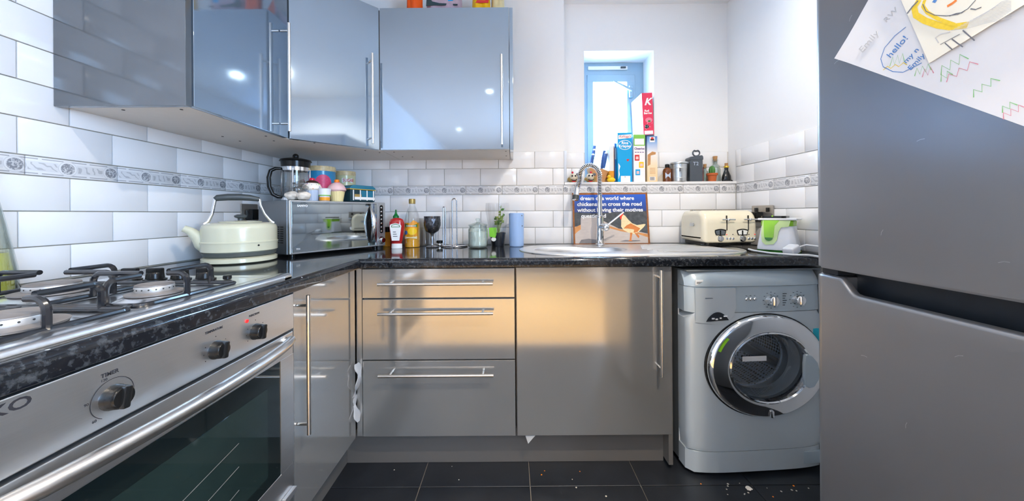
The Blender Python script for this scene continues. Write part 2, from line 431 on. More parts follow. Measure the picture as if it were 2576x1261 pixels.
grad_material('oat_print', [(.0, (.82, .60, .32)), (.10, (.86, .70, .46)), (.18, (.84, .82, .82)), (.25, (.25, .42, .72)), (.30, (.03, .14, .46))])

def drum_material():
    m = mat('drum_holes', (.5, .56, .64), .3, .55); p = m.node_tree.nodes['Principled BSDF']
    tc = nd(m, 'ShaderNodeTexCoord'); v = nd(m, 'ShaderNodeTexVoronoi'); v.inputs['Scale'].default_value = 70; v.inputs['Randomness'].default_value = .15
    lnk(m, tc.outputs['Object'], v.inputs['Vector'])
    r = nd(m, 'ShaderNodeValToRGB'); e = r.color_ramp.elements; e[0].position = .36; e[0].color = (.01, .012, .02, 1); e[1].position = .46; e[1].color = (.72, .80, .92, 1)
    lnk(m, v.outputs['Distance'], r.inputs[0]); lnk(m, r.outputs[0], p.inputs['Base Color'])
drum_material()

# ================================================================== SETTING
struct('floor', box(XL - .1, XR + .1, .06, 2.4, -.06, -.006), 'floor_grout')
floor = bpy.data.objects['floor']
PX, PY, GX, GY = .445, .445, .066, 1.364
for i in range(-4, 4):
    for j in range(-4, 3):
        x0 = max(GX + i * PX + .0015, XL); x1 = min(GX + (i + 1) * PX - .0015, XR)
        y0 = max(GY + j * PY + .0015, .062); y1 = min(GY + (j + 1) * PY - .0015, YB)
        if x1 - x0 < .02 or y1 - y0 < .02: continue
        obj('tile', box(x0, x1, y0, y1, -.006, 0, .0012, 1), 'slate', floor, 30)
struct('floor', box(XL - .1, XR + .1, -3.9, .055, -.06, 0), 'oak')
struct('trim_1', box(XL, XR, .045, .075, -.004, .006, .002), 'trim_metal')
struct('ceiling', box(XL - .1, XR + .1, -3.9, 2.5, ZC, ZC + .08), 'ceiling_paint')
wall_left = struct('wall_left', box(XL - .1, XL, -3.9, 2.4, 0, ZC), 'wall_paint')
wx0, wx1, wz0, wz1 = .463, .904, 1.286, 2.125
LX = .325                                             # left side of the recess above the ledge
YO = 2.40
wall_back = struct('wall_back', join(
    box(XL, LX, YB, YO, 0, ZC), box(LX, XR + .1, YB, YO, 0, wz0),
    box(LX, wx0, YR, YO, wz0, ZC), box(wx1, XR + .1, YR, YO, wz0, ZC), box(wx0, wx1, YR, YO, wz1, ZC)), 'wall_paint')
# right wall with an unseen window added behind the camera to let daylight in
ry0, ry1, rz0, rz1 = -2.15, -.55, .9, 2.1
wall_right = struct('wall_right', join(box(XR, XR + .1, ry1, YO, 0, ZC), box(XR, XR + .1, -3.9, ry0, 0, ZC),
                    box(XR, XR + .1, ry0, ry1, 0, rz0), box(XR, XR + .1, ry0, ry1, rz1, ZC)), 'wall_paint')
struct('wall_rear', box(XL - .1, XR + .1, -3.98, -3.9, 0, ZC), 'rear_wall_dimmed')
w2 = struct('window_added', join(box(XR + .03, XR + .08, ry0, ry1, rz0, rz0 + .05), box(XR + .03, XR + .08, ry0, ry1, rz1 - .05, rz1),
            box(XR + .03, XR + .08, ry0, ry0 + .05, rz0, rz1), box(XR + .03, XR + .08, ry1 - .05, ry1, rz0, rz1), box(XR + .03, XR + .08, -1.375, -1.325, rz0, rz1)), 'trim_white')
obj('pane', box(XR + .05, XR + .054, ry0 + .05, -1.375, rz0 + .05, rz1 - .05), 'glass_window', w2)
obj('pane', box(XR + .05, XR + .054, -1.325, ry1 - .05, rz0 + .05, rz1 - .05), 'glass_window', w2)

# ---- wall tiles: each one a piece under its wall
TP, TH = .2205, .006
ROWS = [(.9125, 1.0130), (1.0130, 1.1135), (1.1135, 1.2140), ('b', 1.2140, 1.2695), (1.2695, 1.3725), (1.3725, 1.4755),
        (1.4755, 1.5785), (1.5785, 1.6815), (1.6815, 1.7845), (1.7845, 1.8875), (1.8875, 1.9905), (1.9905, 2.0935), (2.0935, 2.1965), (2.1965, 2.2995), (2.2995, 2.4025)]
G = .0014
_cache = {}
def tile_piece(wall, frame, u0, u1, z0, z1, border=False):
    """frame(u, z) gives the matrix of a piece centred there; local x along the wall, y up, z outwards"""
    wd, ht = round(u1 - u0 - 2 * G, 5), round(z1 - z0 - 2 * G, 5)
    if wd < .012 or ht < .012: return
    k = (wd, ht, border)
    if k not in _cache:
        bm = box(-wd / 2, wd / 2, -ht / 2, ht / 2, 0, TH, .0016, 2)
        me = bpy.data.meshes.new('border_tile' if border else 'tile'); bm.to_mesh(me); bm.free(); me.shade_smooth(); me.set_sharp_from_angle(angle=R(25))
        me.materials.append(MAT['border_print' if border else 'tile_white']); _cache[k] = me
    jit = RX(random.uniform(-.12, .12)) @ RY(random.uniform(-.12, .12))
    share('border_tile' if border else 'tile', _cache[k], wall, frame((u0 + u1) / 2, (z0 + z1) / 2) @ jit)
def tile_run(wall, frame, ua, ub, origin, rows, off=0.0, skip=None):
    for ri in rows:
        r = ROWS[ri]; bd = r[0] == 'b'; z0, z1 = (r[1], r[2]) if bd else r
        o = origin + (0 if bd else ((ri % 2) * TP / 2 + off))
        k = math.floor((ua - o) / TP) - 1
        while True:
            a = o + k * TP; b = a + TP; k += 1
            if a >= ub: break
            a = max(a, ua); b = min(b, ub)
            if b - a < .012: continue
            if skip and skip(a, b, z0, z1): continue
            tile_piece(wall, frame, a, b, z0, z1, bd)
def FL(u, z): return T(XL + .0012, u, z) @ FACEX                       # left wall: x->+Y, y->Z, z->+X
def FR(u, z): return T(XR - .0012, u, z) @ Matrix(((0, 0, -1, 0), (-1, 0, 0, 0), (0, 1, 0, 0), (0, 0, 0, 1)))
def FB(u, z): return T(u, YB - .0012, z) @ FRONT
def FRC(u, z): return T(u, YR - .0012, z) @ FRONT
obj('grout', box(XL, XL + .0022, .45, YB, .905, ZC), 'grout', wall_left, 0)
tile_run(wall_left, FL, .46, YB - .008, 1.036 - 5 * TP, range(3), 0)
tile_run(wall_left, FL, .46, YB - .008, .94 - 5 * TP, [3], 0)
tile_run(wall_left, FL, .46, YB - .008, 1.146 - 5 * TP, range(4, 15), 0, lambda a, b, z0, z1: (a > 1.09 and z0 > 1.44 and z1 < 2.14))
obj('grout', join(box(XL, LX, YB - .0022, YB, .905, 1.4755), box(LX, XR, YB - .0022, YB, .905, 1.2695)), 'grout_pale', wall_back, 0)
tile_run(wall_back, FB, XL + .008, LX - .012, .0, [0, 1, 2], -.080)
tile_run(wall_back, FB, LX - .012, XR - .008, .0, [0, 1, 2], -.080)
tile_run(wall_back, FB, XL + .008, LX - .012, -.721, [3], 0)
tile_run(wall_back, FB, LX - .012, XR - .008, -.721, [3], 0)
tile_run(wall_back, FB, XL + .008, LX - .004, .0, [4, 5], .030)
# recess above the ledge
obj('grout', join(box(LX, wx0, YR - .0022, YR, 1.286, 1.48), box(wx1, XR, YR - .0022, YR, 1.286, 1.48)), 'grout_pale', wall_back, 0)
for a, b in ((LX + .005, wx0 - .004), (wx1 + .004, XR - .008)):
    for (z0, z1), o in (((1.289, 1.382), -.062), ((1.382, 1.48), .048)):
        k = -2
        while True:
            p = o + k * TP; q = p + TP; k += 1
            if p >= b: break
            p2, q2 = max(p, a), min(q, b)
            if q2 - p2 > .012: tile_piece(wall_back, FRC, p2, q2, z0, z1)
obj('grout', box(XR - .0022, XR, .8, YB, .905, 1.4755), 'grout_pale', wall_right, 0)
tile_run(wall_right, FR, .81, YB - .008, 1.80, [0, 1, 2], 0)
tile_run(wall_right, FR, .81, YB - .008, 1.69, [4, 5], 0)
tile_run(wall_right, FR, .81, YB - .008, 1.80 - TP / 2 + .08, [3], 0)
struct('trim_2', join(box(LX - .004, XR - .001, YB - .012, YB + .004, 1.2705, 1.286, .002)), 'trim_white')
struct('trim_3', box(LX - .006, LX + .009, YB - .012, YB + .002, 1.2865, 1.4765, .0015), 'trim_metal')

# ---- little kitchen window
win = struct('window_1', join(box(wx0, wx1, YW - .02, YW + .03, wz1 - .085, wz1), box(wx0, wx0 + .055, YW - .02, YW + .03, wz0 + .05, wz1 - .085), box(wx1 - .06, wx1, YW - .02, YW + .03, wz0 + .05, wz1 - .085), box(wx0, wx1, YW - .02, YW + .03, wz0, wz0 + .05)), 'frame_blue')
obj('sash', join(box(wx0 + .055, wx1 - .06, YW - .03, YW, wz1 - .135, wz1 - .085, .004), box(wx0 + .055, wx0 + .095, YW - .029, YW - .001, wz0 + .09, wz1 - .131, .002),
                 box(wx1 - .115, wx1 - .06, YW - .029, YW - .001, wz0 + .09, wz1 - .131, .002), box(wx0 + .055, wx1 - .06, YW - .03, YW, wz0 + .05, wz0 + .095, .004)), 'frame_blue', win)
obj('pane', box(wx0 + .09, wx1 - .11, YW - .012, YW - .008, wz0 + .09, wz1 - .13), 'glass_window', win)
vt = obj('trickle_vent', box(wx0 + .06, wx1 - .11, YW - .034, YW - .02, wz1 - .052, wz1 - .028, .004), 'trim_white', win)
obj('vent_slider', box(wx1 - .16, wx1 - .125, YW - .042, YW - .034, wz1 - .046, wz1 - .034, .002), 'handle_grey', vt)
obj('window_handle', join(box(wx1 - .105, wx1 - .08, YW - .05, YW - .03, 1.88, 1.96, .005), tube([(wx1 - .092, YW - .055, 1.925), (wx1 - .12, YW - .06, 1.935), (wx1 - .215, YW - .06, 1.985)], [.012, .010, .004], 8)), 'frame_blue', win)

# ---- ceiling downlights
for i, (x, y, p, where) in enumerate(DOWNLIGHTS):
    t = thing('ceiling_downlight', 'small round recessed downlight in the white ceiling ' + where, 'light', (x, y, ZC))
    obj('rim', lathe([(.036, -.004), (.047, -.004), (.049, 0), (.036, 0), (.036, -.004)], 28), 'chrome', t)
    obj('bulb', cyl(.034, -.003, -.0005, 24), 'lamp_glow', t)
    a = area('downlight_beam', (x, y, ZC - .008), (0, 0, 0), .05, .05, p, LAMP_COL, 'DISK', 150 if y > .2 else 110)
    a.parent = t; a.location = (0, 0, -.008)

# ================================================================== WORKTOP
WE, WF = -.640, 1.425                                     # left run edge x, back run edge y
def edge_profile():                                       # (outwards, height)
    r = .016
    return [(-.03, -.04), (0 - .006, -.04)] + [(-.006 + .006 * math.cos(R(a)), -.034 + .006 * math.sin(R(a))) for a in (-60, -30, 0)] + \
           [(-r + r * math.cos(R(a)), -r + r * math.sin(R(a))) for a in (0, 22, 45, 68, 90)] + [(-.03, 0)]
pr = edge_profile()
hx0, hx1, hy0, hy1 = .09, .60, 1.575, 1.885               # bowl cut-out
wt = thing('worktop', 'glossy black speckled L-shaped worktop running under the tiled walls', 'worktop', (WE, WF, ZT))
bw = join(box(WE, hx0, WF + .03, YB - .009, ZT - .04, ZT), box(hx1, XR - .009, WF + .03, YB - .009, ZT - .04, ZT),
          box(hx0, hx1, WF + .03, hy0, ZT - .04, ZT), box(hx0, hx1, hy1, YB - .009, ZT - .04, ZT),
          prism([(-a, h) for a, h in pr], WE + .0, XR - .009, T(0, WF, ZT) @ Matrix(((0, 0, 1, 0), (1, 0, 0, 0), (0, 1, 0, 0), (0, 0, 0, 1)))),
          box(XL + .009, WE - .03, .30, YB - .009, ZT - .04, ZT), box(WE - .03, WE, WF + .012, YB - .009, ZT - .04, ZT),
          prism([(a, h) for a, h in pr], -(WF + .014), -.30, T(WE, 0, ZT) @ RX(90)))
b2 = obj('slab', bw, 'worktop', wt, 30); b2.matrix_local = T(-WE, -WF, -ZT)

# ================================================================== CABINETS
def bar(p0, p1, out, r=.0062, inset=.032, stand=.034):
    """bar handle from p0 to p1 (points on the bar axis), posts reaching back along -out"""
    p0, p1, out = Vector(p0), Vector(p1), Vector(out).normalized(); d = (p1 - p0).normalized()
    parts = [tube([p0, p1], r, 14)]
    for q in (p0 + d * inset, p1 - d * inset): parts.append(tube([q, q - out * stand], r * .75, 10))
    return join(*parts)
def panel(x0, x1, y0, y1, z0, z1): return box(x0, x1, y0, y1, z0, z1, .0016, 2)
ZU0, ZU1 = 1.427, 2.15
def holes(parent, pts, z):
    for x, y in pts: obj('screw_cap', cyl(.0042, z - .0012, z + .001, 12, T(x, y, 0)), 'dark_hole', parent)
# wall cabinet over the hob end of the left run
t = thing('wall_cabinet', 'gloss grey wall cabinet on the left wall with a broad dark end panel', 'cabinet')
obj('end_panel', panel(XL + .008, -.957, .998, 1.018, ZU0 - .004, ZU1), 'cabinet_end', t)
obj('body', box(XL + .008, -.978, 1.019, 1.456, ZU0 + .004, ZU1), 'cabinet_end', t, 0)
u = obj('underside', box(XL + .009, -.979, 1.019, 1.456, ZU0, ZU0 + .004), 'melamine', t, 0)
holes(u, [(-1.02, 1.05), (-1.20, 1.05), (-1.02, 1.41), (-1.20, 1.41)], ZU0)
dr = obj('door', panel(-.976, -.955, 1.022, 1.452, ZU0, ZU1), 'cabinet_blue_cast', t)
obj('handle', bar((-.918, 1.405, 1.445), (-.918, 1.405, 1.893), (1, 0, 0)), 'steel_bar', dr)
# diagonal corner wall cabinet
t = thing('corner_wall_cabinet', 'gloss grey corner wall cabinet with a diagonal door', 'cabinet')
A, Bp = Vector((-.9535, 1.457)), Vector((-.671, 1.7315)); dd = (Bp - A).normalized(); nn = Vector((dd.y, -dd.x))
foot = [(XL + .008, YB - .008), (XL + .008, 1.457), (A.x - .02, 1.457), (A.x - nn.x * .021, A.y - nn.y * .021), (Bp.x - nn.x * .021, Bp.y - nn.y * .021), (-.671, Bp.y + .02), (-.671, YB - .008)]
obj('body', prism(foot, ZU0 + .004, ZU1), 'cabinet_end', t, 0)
u = obj('underside', prism([(x * .9999, y) for x, y in foot], ZU0, ZU0 + .004), 'melamine', t, 0)
holes(u, [(-.75, 1.74), (-.70, 1.80), (-.90, 1.55), (-1.05, 1.50), (-1.2, 1.50)], ZU0)
dm = T(A.x, A.y, 0) @ RZ(math.degrees(math.atan2(dd.y, dd.x)))
L = (Bp - A).length
dr = obj('door', box(.001, L - .002, 0, .02, ZU0, ZU1, .0016, 2, dm), 'cabinet_blue_cast', t)
obj('handle', join(*[fin(bar((L - .05, -.036, 1.447), (L - .05, -.036, 1.893), (0, -1, 0)), dm)]), 'steel_bar', dr)
# back wall cabinet
t = thing('wall_cabinet', 'gloss grey wall cabinet on the back wall with snack packets on top', 'cabinet')
obj('body', box(-.669, -.010, 1.750, YB - .008, ZU0 + .004, ZU1), 'cabinet_end', t, 0)
u = obj('underside', box(-.668, -.010, 1.750, YB - .008, ZU0, ZU0 + .004), 'melamine', t, 0)
holes(u, [(-.62, 1.79), (-.62, 1.93), (-.03, 1.79), (-.03, 1.93), (-.57, 1.95)], ZU0)
obj('end_panel', panel(-.008, .010, 1.731, YB - .008, ZU0 - .004, ZU1), 'cabinet_blue_cast', t)
dr = obj('door', panel(-.668, -.010, 1.729, 1.749, ZU0, ZU1), 'cabinet_blue_cast', t)
obj('handle', bar((-.048, 1.693, 1.443), (-.048, 1.693, 1.893), (0, -1, 0)), 'steel_bar', dr)
# base cabinet on the left run
t = thing('base_cabinet', 'tall-handled gloss grey base cabinet between the oven and the drawers', 'cabinet')
obj('body', box(XL + .01, -.692, 1.035, 2.05, .15, .867), 'plinth_grey', t, 0)
dr = obj('door', panel(-.690, -.670, 1.037, 1.442, .15, .864), 'cabinet_base', t)
obj('handle', bar((-.634, 1.053, .417), (-.634, 1.053, .849), (1, 0, 0)), 'steel_bar', dr)
obj('filler_strip', box(-.6685, -.645, 1.452, 1.468, .15, .866), 'cabinet_base', t)
# drawer unit
t = thing('drawer_cabinet', 'gloss grey base cabinet with three drawers and long bar handles', 'cabinet')
obj('body', box(-.643, .010, 1.467, 2.05, .15, .866), 'plinth_grey', t, 0)
for z0, z1, hz in ((.741, .865, .806), (.478, .735, .682), (.150, .4725, .424)):
    dr = obj('drawer', panel(-.641, .0085, 1.447, 1.466, z0, z1), 'cabinet_base', t)
    obj('handle', bar((-.562, 1.412, hz), (-.082, 1.412, hz), (0, -1, 0), inset=.045), 'steel_bar', dr)
# sink unit
t = thing('sink_cabinet', 'gloss grey single-door base cabinet under the sink', 'cabinet')
obj('body', join(box(.013, .031, 1.467, 2.05, .15, .866), box(.662, .680, 1.449, 2.05, .02, .866), box(.031, .662, 1.467, 2.05, .15, .168), box(.031, .662, 2.03, 2.05, .168, .866), box(.031, .662, 1.467, 1.485, .80, .866)), 'plinth_grey', t, 0)
dr = obj('door', panel(.0165, .676, 1.447, 1.4655, .150, .867), 'cabinet_base', t)
obj('handle', bar((.620, 1.412, .414), (.620, 1.412, .858), (0, -1, 0)), 'steel_bar', dr)
struct('baseboard_back', box(-.735, .661, 1.500, 1.516, .001, .1495), 'plinth_grey')
struct('baseboard_left', box(-.752, -.736, .30, 1.516, .001, .1495), 'plinth_grey')

# ================================================================== OVEN
OX, OY0, OY1 = -.645, .385, 1.0
t = thing('built_in_oven', 'built-in brushed steel oven with black glass door and three knobs', 'oven', (OX, (OY0 + OY1) / 2, .27))
t.location = (0, 0, 0)
obj('body', box(XL + .2, OX - .03, OY0 + .01, OY1 - .01, .16, .862), 'black_matt', t, 0)
fa = obj('control_panel', box(OX - .028, OX, OY0, OY1, .764, .867, .003, 2), 'brushed', t)
def knob_fx(y, z, r, rot):
    m = T(OX, y, z) @ FACEX
    return join(lathe([(r * 1.04, 0), (r * 1.04, .003), (r, .005), (r * .94, .016), (r * .80, .019), (0, .019)], 28, m),
                box(-r * .30, r * .30, -r * .92, r * .92, .012, .026, .003, 2, m @ RZ(rot)))
for y, s in ((.547, 'TIMER'), (.737, 'TEMPERATURE'), (.851, 'FUNCTION')):
    k = obj('knob', knob_fx(y, .806, .0190, -8), 'black_plastic', t)
    text('lettering', s, .0088 if s == 'TIMER' else .0066, 'ink', fa, T(OX + .0003, y - .004, .850 if s != 'TIMER' else .846) @ FACEX, bold=.0002)
for y, a0, a1 in ((.547, -150, 150),):
    obj('dial_ring', ribbon([(.030 * math.cos(R(90 - a)), .030 * math.sin(R(90 - a))) for a in range(a0, a1, 6)], .0008, M=T(OX + .0002, y, .806) @ FACEX), 'ink', fa, 0)
    for a, s in ((-20, '120'), (-80, '90'), (-135, '60')):
        text('lettering', s, .006, 'ink', fa, T(OX + .0003, y + .035 * math.sin(R(a)), .806 + .035 * math.cos(R(a))) @ FACEX)
for y in (.737, .851):
    for a in (-120, -90, -60, 0, 60, 120):
        obj('dial_mark', cyl(.0011, 0, .0004, 8, T(OX, y + .029 * math.sin(R(a)), .806 + .029 * math.cos(R(a))) @ FACEX), 'ink', fa)
obj('indicator', cyl(.0042, 0, .002, 14, T(OX, .823, .841) @ FACEX), 'red_led', t)
text('lettering', 'BEKO', .0205, 'ink', fa, T(OX + .0003, .420, .853) @ FACEX, bold=.0004, sx=1.35)
dz0, dz1 = .285, .757
od = obj('oven_door', join(box(OX - .028, OX - .002, OY0, OY1, .690, dz1, .003, 2), box(OX - .028, OX - .002, OY0, OY1, dz0, .375, .003, 2),
                           box(OX - .028, OX - .002, .945, OY1, .374, .691), box(OX - .028, OX - .002, OY0, .44, .374, .691)), 'brushed', t)
gl = obj('oven_window', box(OX - .028, OX - .0035, .439, .946, .373, .692), 'oven_glass', od, 0)
obj('inner_pane', box(OX - .0035, OX - .0028, .48, .895, .405, .640), 'oven_glass_inner', gl, 0)
hp = []
for k in range(15):
    f = k / 14; hp.append((OX + .012 + .036 * math.sin(PI * f) ** .6, .405 + f * .565, .742))
obj('oven_handle', join(tube(hp, [.011] + [.0135] * 13 + [.011], 14), tube([(OX - .004, .412, .742), (OX + .014, .412, .742)], .009), tube([(OX - .004, .963, .742), (OX + .014, .963, .742)], .009)), 'steel_bar', od)
obj('kick_panel', box(OX - .02, OX - .004, OY0, OY1, .160, .278, .002), 'brushed', t)
obj('hinge_cover', box(OX - .002, OX + .010, .945, .995, .288, .305, .002), 'trim_metal', od)
for i in range(3):
    z = .45 + i * .055
    obj('oven_shelf_glint', tube([(OX - .0026, .50, z - .045), (OX - .0026, .80, z)], .0006, 6), 'burnt_metal', gl)

# ================================================================== HOB
HX0, HX1, HY0, HY1 = -1.185, -.660, .375, 1.015
t = thing('gas_hob', 'four-burner stainless steel gas hob with black pan supports', 'hob', (0, 0, ZT))
obj('hob_plate', join(box(HX0, HX1, HY0, HY1, .0004, .007, .003, 2), prism([(-.022, 0), (0, 0)] + [(-.010 + .010 * math.cos(R(a)), .004 + .010 * math.sin(R(a))) for a in (0, 30, 60, 90)] + [(-.034, .014), (-.045, .007)], -HY1, -HY0, T(HX1, 0, .0004) @ RX(90)),
                      prism([(0, 0)] + [(.006 - .006 * math.cos(R(a)), .003 + .006 * math.sin(R(a))) for a in (0, 30, 60, 90)] + [(.03, .007), (.03, 0)], HX0, HX1, T(0, HY1, .0004) @ Matrix(((0, 0, 1, 0), (-1, 0, 0, 0), (0, 1, 0, 0), (0, 0, 0, 1))))), 'hob_steel', t)
for gx0, gx1, gy0, gy1 in ((-1.165, -.712, .40, .642), (-1.165, -.712, .652, .885)):
    obj('drip_tray', prism(rrect(gx0 + .01, gx1 - .01, gy0 + .01, gy1 - .01, .02), .007, .0082), 'hob_steel', t)
def burner(x, y, r):
    b = obj('burner', join(lathe([(r * 1.95, .0082), (r * 1.5, .016), (r * 1.25, .0185), (0, .0185)], 32, T(x, y, 0))), 'hob_steel', t)
    obj('burner_skirt', lathe([(r * 1.42, .018), (r * 1.46, .0215), (r * .9, .0245), (0, .024)], 32, T(x, y, 0)), 'burnt_metal', b)
    obj('burner_ring', lathe([(r * .95, .023), (r, .026), (r, .034), (r * .96, .036), (0, .036)], 32, T(x, y, 0)), 'burner_alu', b)
    pts = []
    for k in range(18):
        a = 2 * PI * k / 18; pts.append(cyl(.0016, -.0003, .0004, 6, T(x + r * math.cos(a), y + r * math.sin(a), .0305) @ Matrix.Rotation(a, 4, 'Z') @ RY(90)))
    obj('flame_ports', join(*pts), 'dark_hole', b)
    obj('burner_cap', lathe([(r * .98, .036), (r * .98, .0385), (r * .9, .040), (0, .0405)], 32, T(x, y, 0)), 'burnt_metal', b)
BUR = [(-.785, .745, .032), (-.775, .520, .042), (-1.035, .765, .042), (-1.035, .520, .032)]
for b in BUR: burner(*b)
for gi, (y0, y1) in enumerate(((.402, .640), (.654, .883))):
    x0, x1, z, r = -1.163, -.714, .014, .0052
    g = obj('pan_support', tube([(px, py, z) for px, py in rrect(x0, x1, y0, y1, .02, 4)], r, 8, closed=True), 'black_enamel', t)
    for (bx, by, br) in BUR:
        if not (y0 < by < y1): continue
        for dx, dy in ((1, 0), (-1, 0), (0, 1), (0, -1)):
            if dx: sx = x1 if (dx > 0 and bx > -.9) else (x0 if (dx < 0 and bx < -.9) else bx + dx * .135); p0 = Vector((sx, by, z))
            else: p0 = Vector((bx, y1 if dy > 0 else y0, z))
            p1 = Vector((bx + dx * .030, by + dy * .030, .062)); d = (p1 - p0); d.z = 0; dn = d.normalized()
            pts = [p0, p0 + Vector((0, 0, .030))] + [p0 + dn * (.016 - .016 * math.cos(R(a))) + Vector((0, 0, .030 + .018 * math.sin(R(a)))) for a in (20, 45, 70, 90)] + [Vector((p1.x, p1.y, .062))]
            pts[-2].z = .062
            obj('finger', tube(pts, .0056, 8), 'black_enamel', g)
    obj('cross_bar', tube([(-.925, y0, z), (-.925, y1, z)], r, 8), 'black_enamel', g)
for i, x in enumerate((-1.075, -1.005, -.935, -.865)):
    k = obj('knob', join(lathe([(.025, .008), (.025, .011), (.020, .013), (.0185, .026), (.016, .030), (0, .030)], 24, T(x, .955, 0)), box(-.020, .020, -.0065, .0065, .012, .042, .004, 2, T(x, .955, 0) @ RZ(8))), 'black_plastic', t)
obj('ignition_button', cyl(.010, .008, .020, 18, T(-.802, .955, 0), .002), 'black_plastic', t)

# ================================================================== KETTLE and things on the left worktop
KX, KY = -1.115, 1.395
kt = thing('kettle', 'pale green-cream electric kettle with an arched grey handle', 'kettle', (KX, KY, ZT))
obj('base', lathe([(0, .001), (.118, .001), (.124, .006), (.124, .020), (.112, .026), (0, .026)], 44), 'cream_kettle', kt)
obj('foot_ring', lathe([(.112, .026), (.119, .030), (.122, .044), (0, .044)], 44), 'kettle_grey', kt)
obj('body', lathe([(.120, .044), (.1255, .048), (.1255, .076), (.1275, .079), (.1275, .084), (.1245, .087), (.1245, .135), (.121, .148), (.110, .156), (.085, .160), (0, .162)], 52), 'cream_kettle', kt)
lid = obj('lid', lathe([(.07, .159), (.072, .163), (.05, .167), (0, .168)], 36), 'cream_kettle', kt)
obj('lid_knob', lathe([(.010, .166), (.010, .176), (.020, .180), (.022, .187), (.012, .192), (0, .192)], 24), 'handle_grey', lid)
va = Vector((-1.115, 1.395)).normalized(); pl = Vector((-va.y, va.x)); 
if pl.x > 0: pl = -pl
def kp(s, z, f=0): return (pl.x * s - va.x * f, pl.y * s - va.y * f, z)
obj('spout', tube([kp(.095, .062), kp(.118, .082), kp(.132, .108), kp(.152, .130), kp(.170, .140)], [.032, .028, .021, .015, .0125], 18), 'cream_kettle', kt)
arch = obj('handle_arm', tube([kp(.112, .155), kp(.100, .165), kp(.088, .195), kp(.082, .232), kp(.078, .256)], [.008, .0065, .005, .005, .006], 10), 'chrome', kt)
obj('handle_arm', tube([kp(-.112, .155), kp(-.100, .165), kp(-.080, .195), kp(-.066, .232), kp(-.062, .256)], [.008, .0065, .005, .005, .006], 10), 'chrome', kt)
obj('handle_grip', tube([kp(.080, .252), kp(.072, .258), kp(.04, .262), kp(0, .263), kp(-.03, .261), kp(-.062, .255)], [.008, .0125, .0135, .0135, .0125, .009], 14), 'handle_grey', kt)
obj('rivet', ball(.0035, kp(-.055, .070, .114)), 'dark_hole', kt)
# socket behind kettle
t = thing('wall_socket', 'dark metal single wall socket with a plug behind the kettle', 'socket', (XL + .0078, 1.735, 1.105))
obj('plate', box(0, .008, -.055, .055, -.052, .052, .004), 'socket_steel', t)
obj('plug', box(.008, .048, -.035, .022, -.03, .025, .006), 'black_plastic', t)
obj('switch', box(.008, .016, .026, .040, -.012, .014, .002), 'red', t)
# oil bottle at left edge
t = thing('oil_bottle', 'clear glass jug of yellow oil beside the hob against the left wall', 'bottle', (-1.272, .812, ZT))
obj('glass', lathe([(0, .001), (.052, .001), (.054, .008), (.050, .06), (.034, .17), (.020, .25), (.020, .30), (.022, .30), (.022, .25), (.036, .17), (.052, .06), (.054, .002)], 32), 'glass_green', t)
obj('oil_fill', lathe([(0, .004), (.047, .004), (.046, .05), (.038, .10), (0, .10)], 28), 'oil', t)
obj('stopper', cyl(.018, .285, .325, 18, None, .003), 'cork', t)

# ================================================================== MICROWAVE
MA = math.degrees(math.atan2(.852, .523)); MW, MD, MH = .500, .292, .243
MWL = (-.972, 1.48, ZT)
mw = thing('microwave', 'silver microwave with mirrored glass door standing across the corner', 'microwave', MWL, MA)
MM = T(*MWL) @ RZ(MA)
def onmw(px, v):                                       # v metres behind the front edge, on the sight line of image column px
    F_, B_ = Vector((.523, .852)), Vector((-.852, .523)); k = (px - 1288) / FPX; c = Vector(MWL[:2]) + B_ * v
    u = (k * c.y - c.x) / (F_.x - k * F_.y); q = c + F_ * u; return (q.x, q.y, ZT + .012 + MH)
z0, z1 = .012, .012 + MH
obj('housing', box(0, MW, .022, MD, z0, z1, .004), 'microwave_side', mw)
dw = .448
md = obj('door', box(.002, dw, 0, .021, z0 + .002, z1 - .001, .004), 'microwave_silver', mw)
obj('door_glass', box(.010, dw - .006, -.0015, .004, z0 + .010, z1 - .008, .001), 'mirror_glass', md)
text('lettering', 'SANYO', .0135, 'print_white', md, T(.055, -.0018, z1 - .026) @ FRONT, bold=.0004)
text('lettering', 'TFX', .010, 'print_white', md, T(.036, -.0018, z0 + .024) @ FRONT)
hpts = [(dw - .046 - .0 * k, -.004 - .030 * math.sin(PI * k / 12), z0 + .028 + (MH - .056) * k / 12) for k in range(13)]
obj('door_handle', tube(hpts, [.003, .006, .009, .011, .012, .0125, .0125, .0125, .012, .011, .009, .006, .003], 12), 'chrome', md)
obj('handle_recess', prism(ell(0, 0, .019, (MH - .05) / 2, 28), 0, .0014, T(dw - .050, -.0014, (z0 + z1) / 2) @ FRONT), 'black_plastic', md)
cp = obj('control_panel', box(dw + .001, MW, .002, .021, z0 + .002, z1 - .001, .003), 'microwave_silver', mw)
obj('button_strip', prism(rrect(-.0105, .0105, -.078, .078, .010), 0, .0015, T(dw + .026, .0022, z0 + .150) @ FRONT), 'black_plastic', cp)
for k in range(7):
    obj('button', ball(.0052, (dw + .026, .0005, z0 + .213 - k * .0215), sy=.4, n=12), 'chrome', cp)
obj('dial', lathe([(.019, 0), (.019, .002), (.014, .003), (.0135, .018), (.012, .020), (0, .020)], 24, T(dw + .026, .002, z0 + .034) @ FRONT), 'chrome', cp)
obj('dial_ring', lathe([(.0155, 0), (.0205, 0), (.0205, .0012), (.0155, .0012)], 24, T(dw + .026, .0022, z0 + .034) @ FRONT), 'black_plastic', cp)
for r_ in range(8):
    for c_ in range(2):
        obj('vent_slot', box(-.0008, .001, .05 + c_ * .035, .078 + c_ * .035, z0 + .05 + r_ * .010, z0 + .055 + r_ * .010), 'dark_hole', mw, 0)
for fx, fy in ((.03, .04), (.46, .04), (.03, .25), (.46, .25)): obj('foot', cyl(.014, .0006, .0125, 14, T(fx, fy, 0)), 'black_plastic', mw)

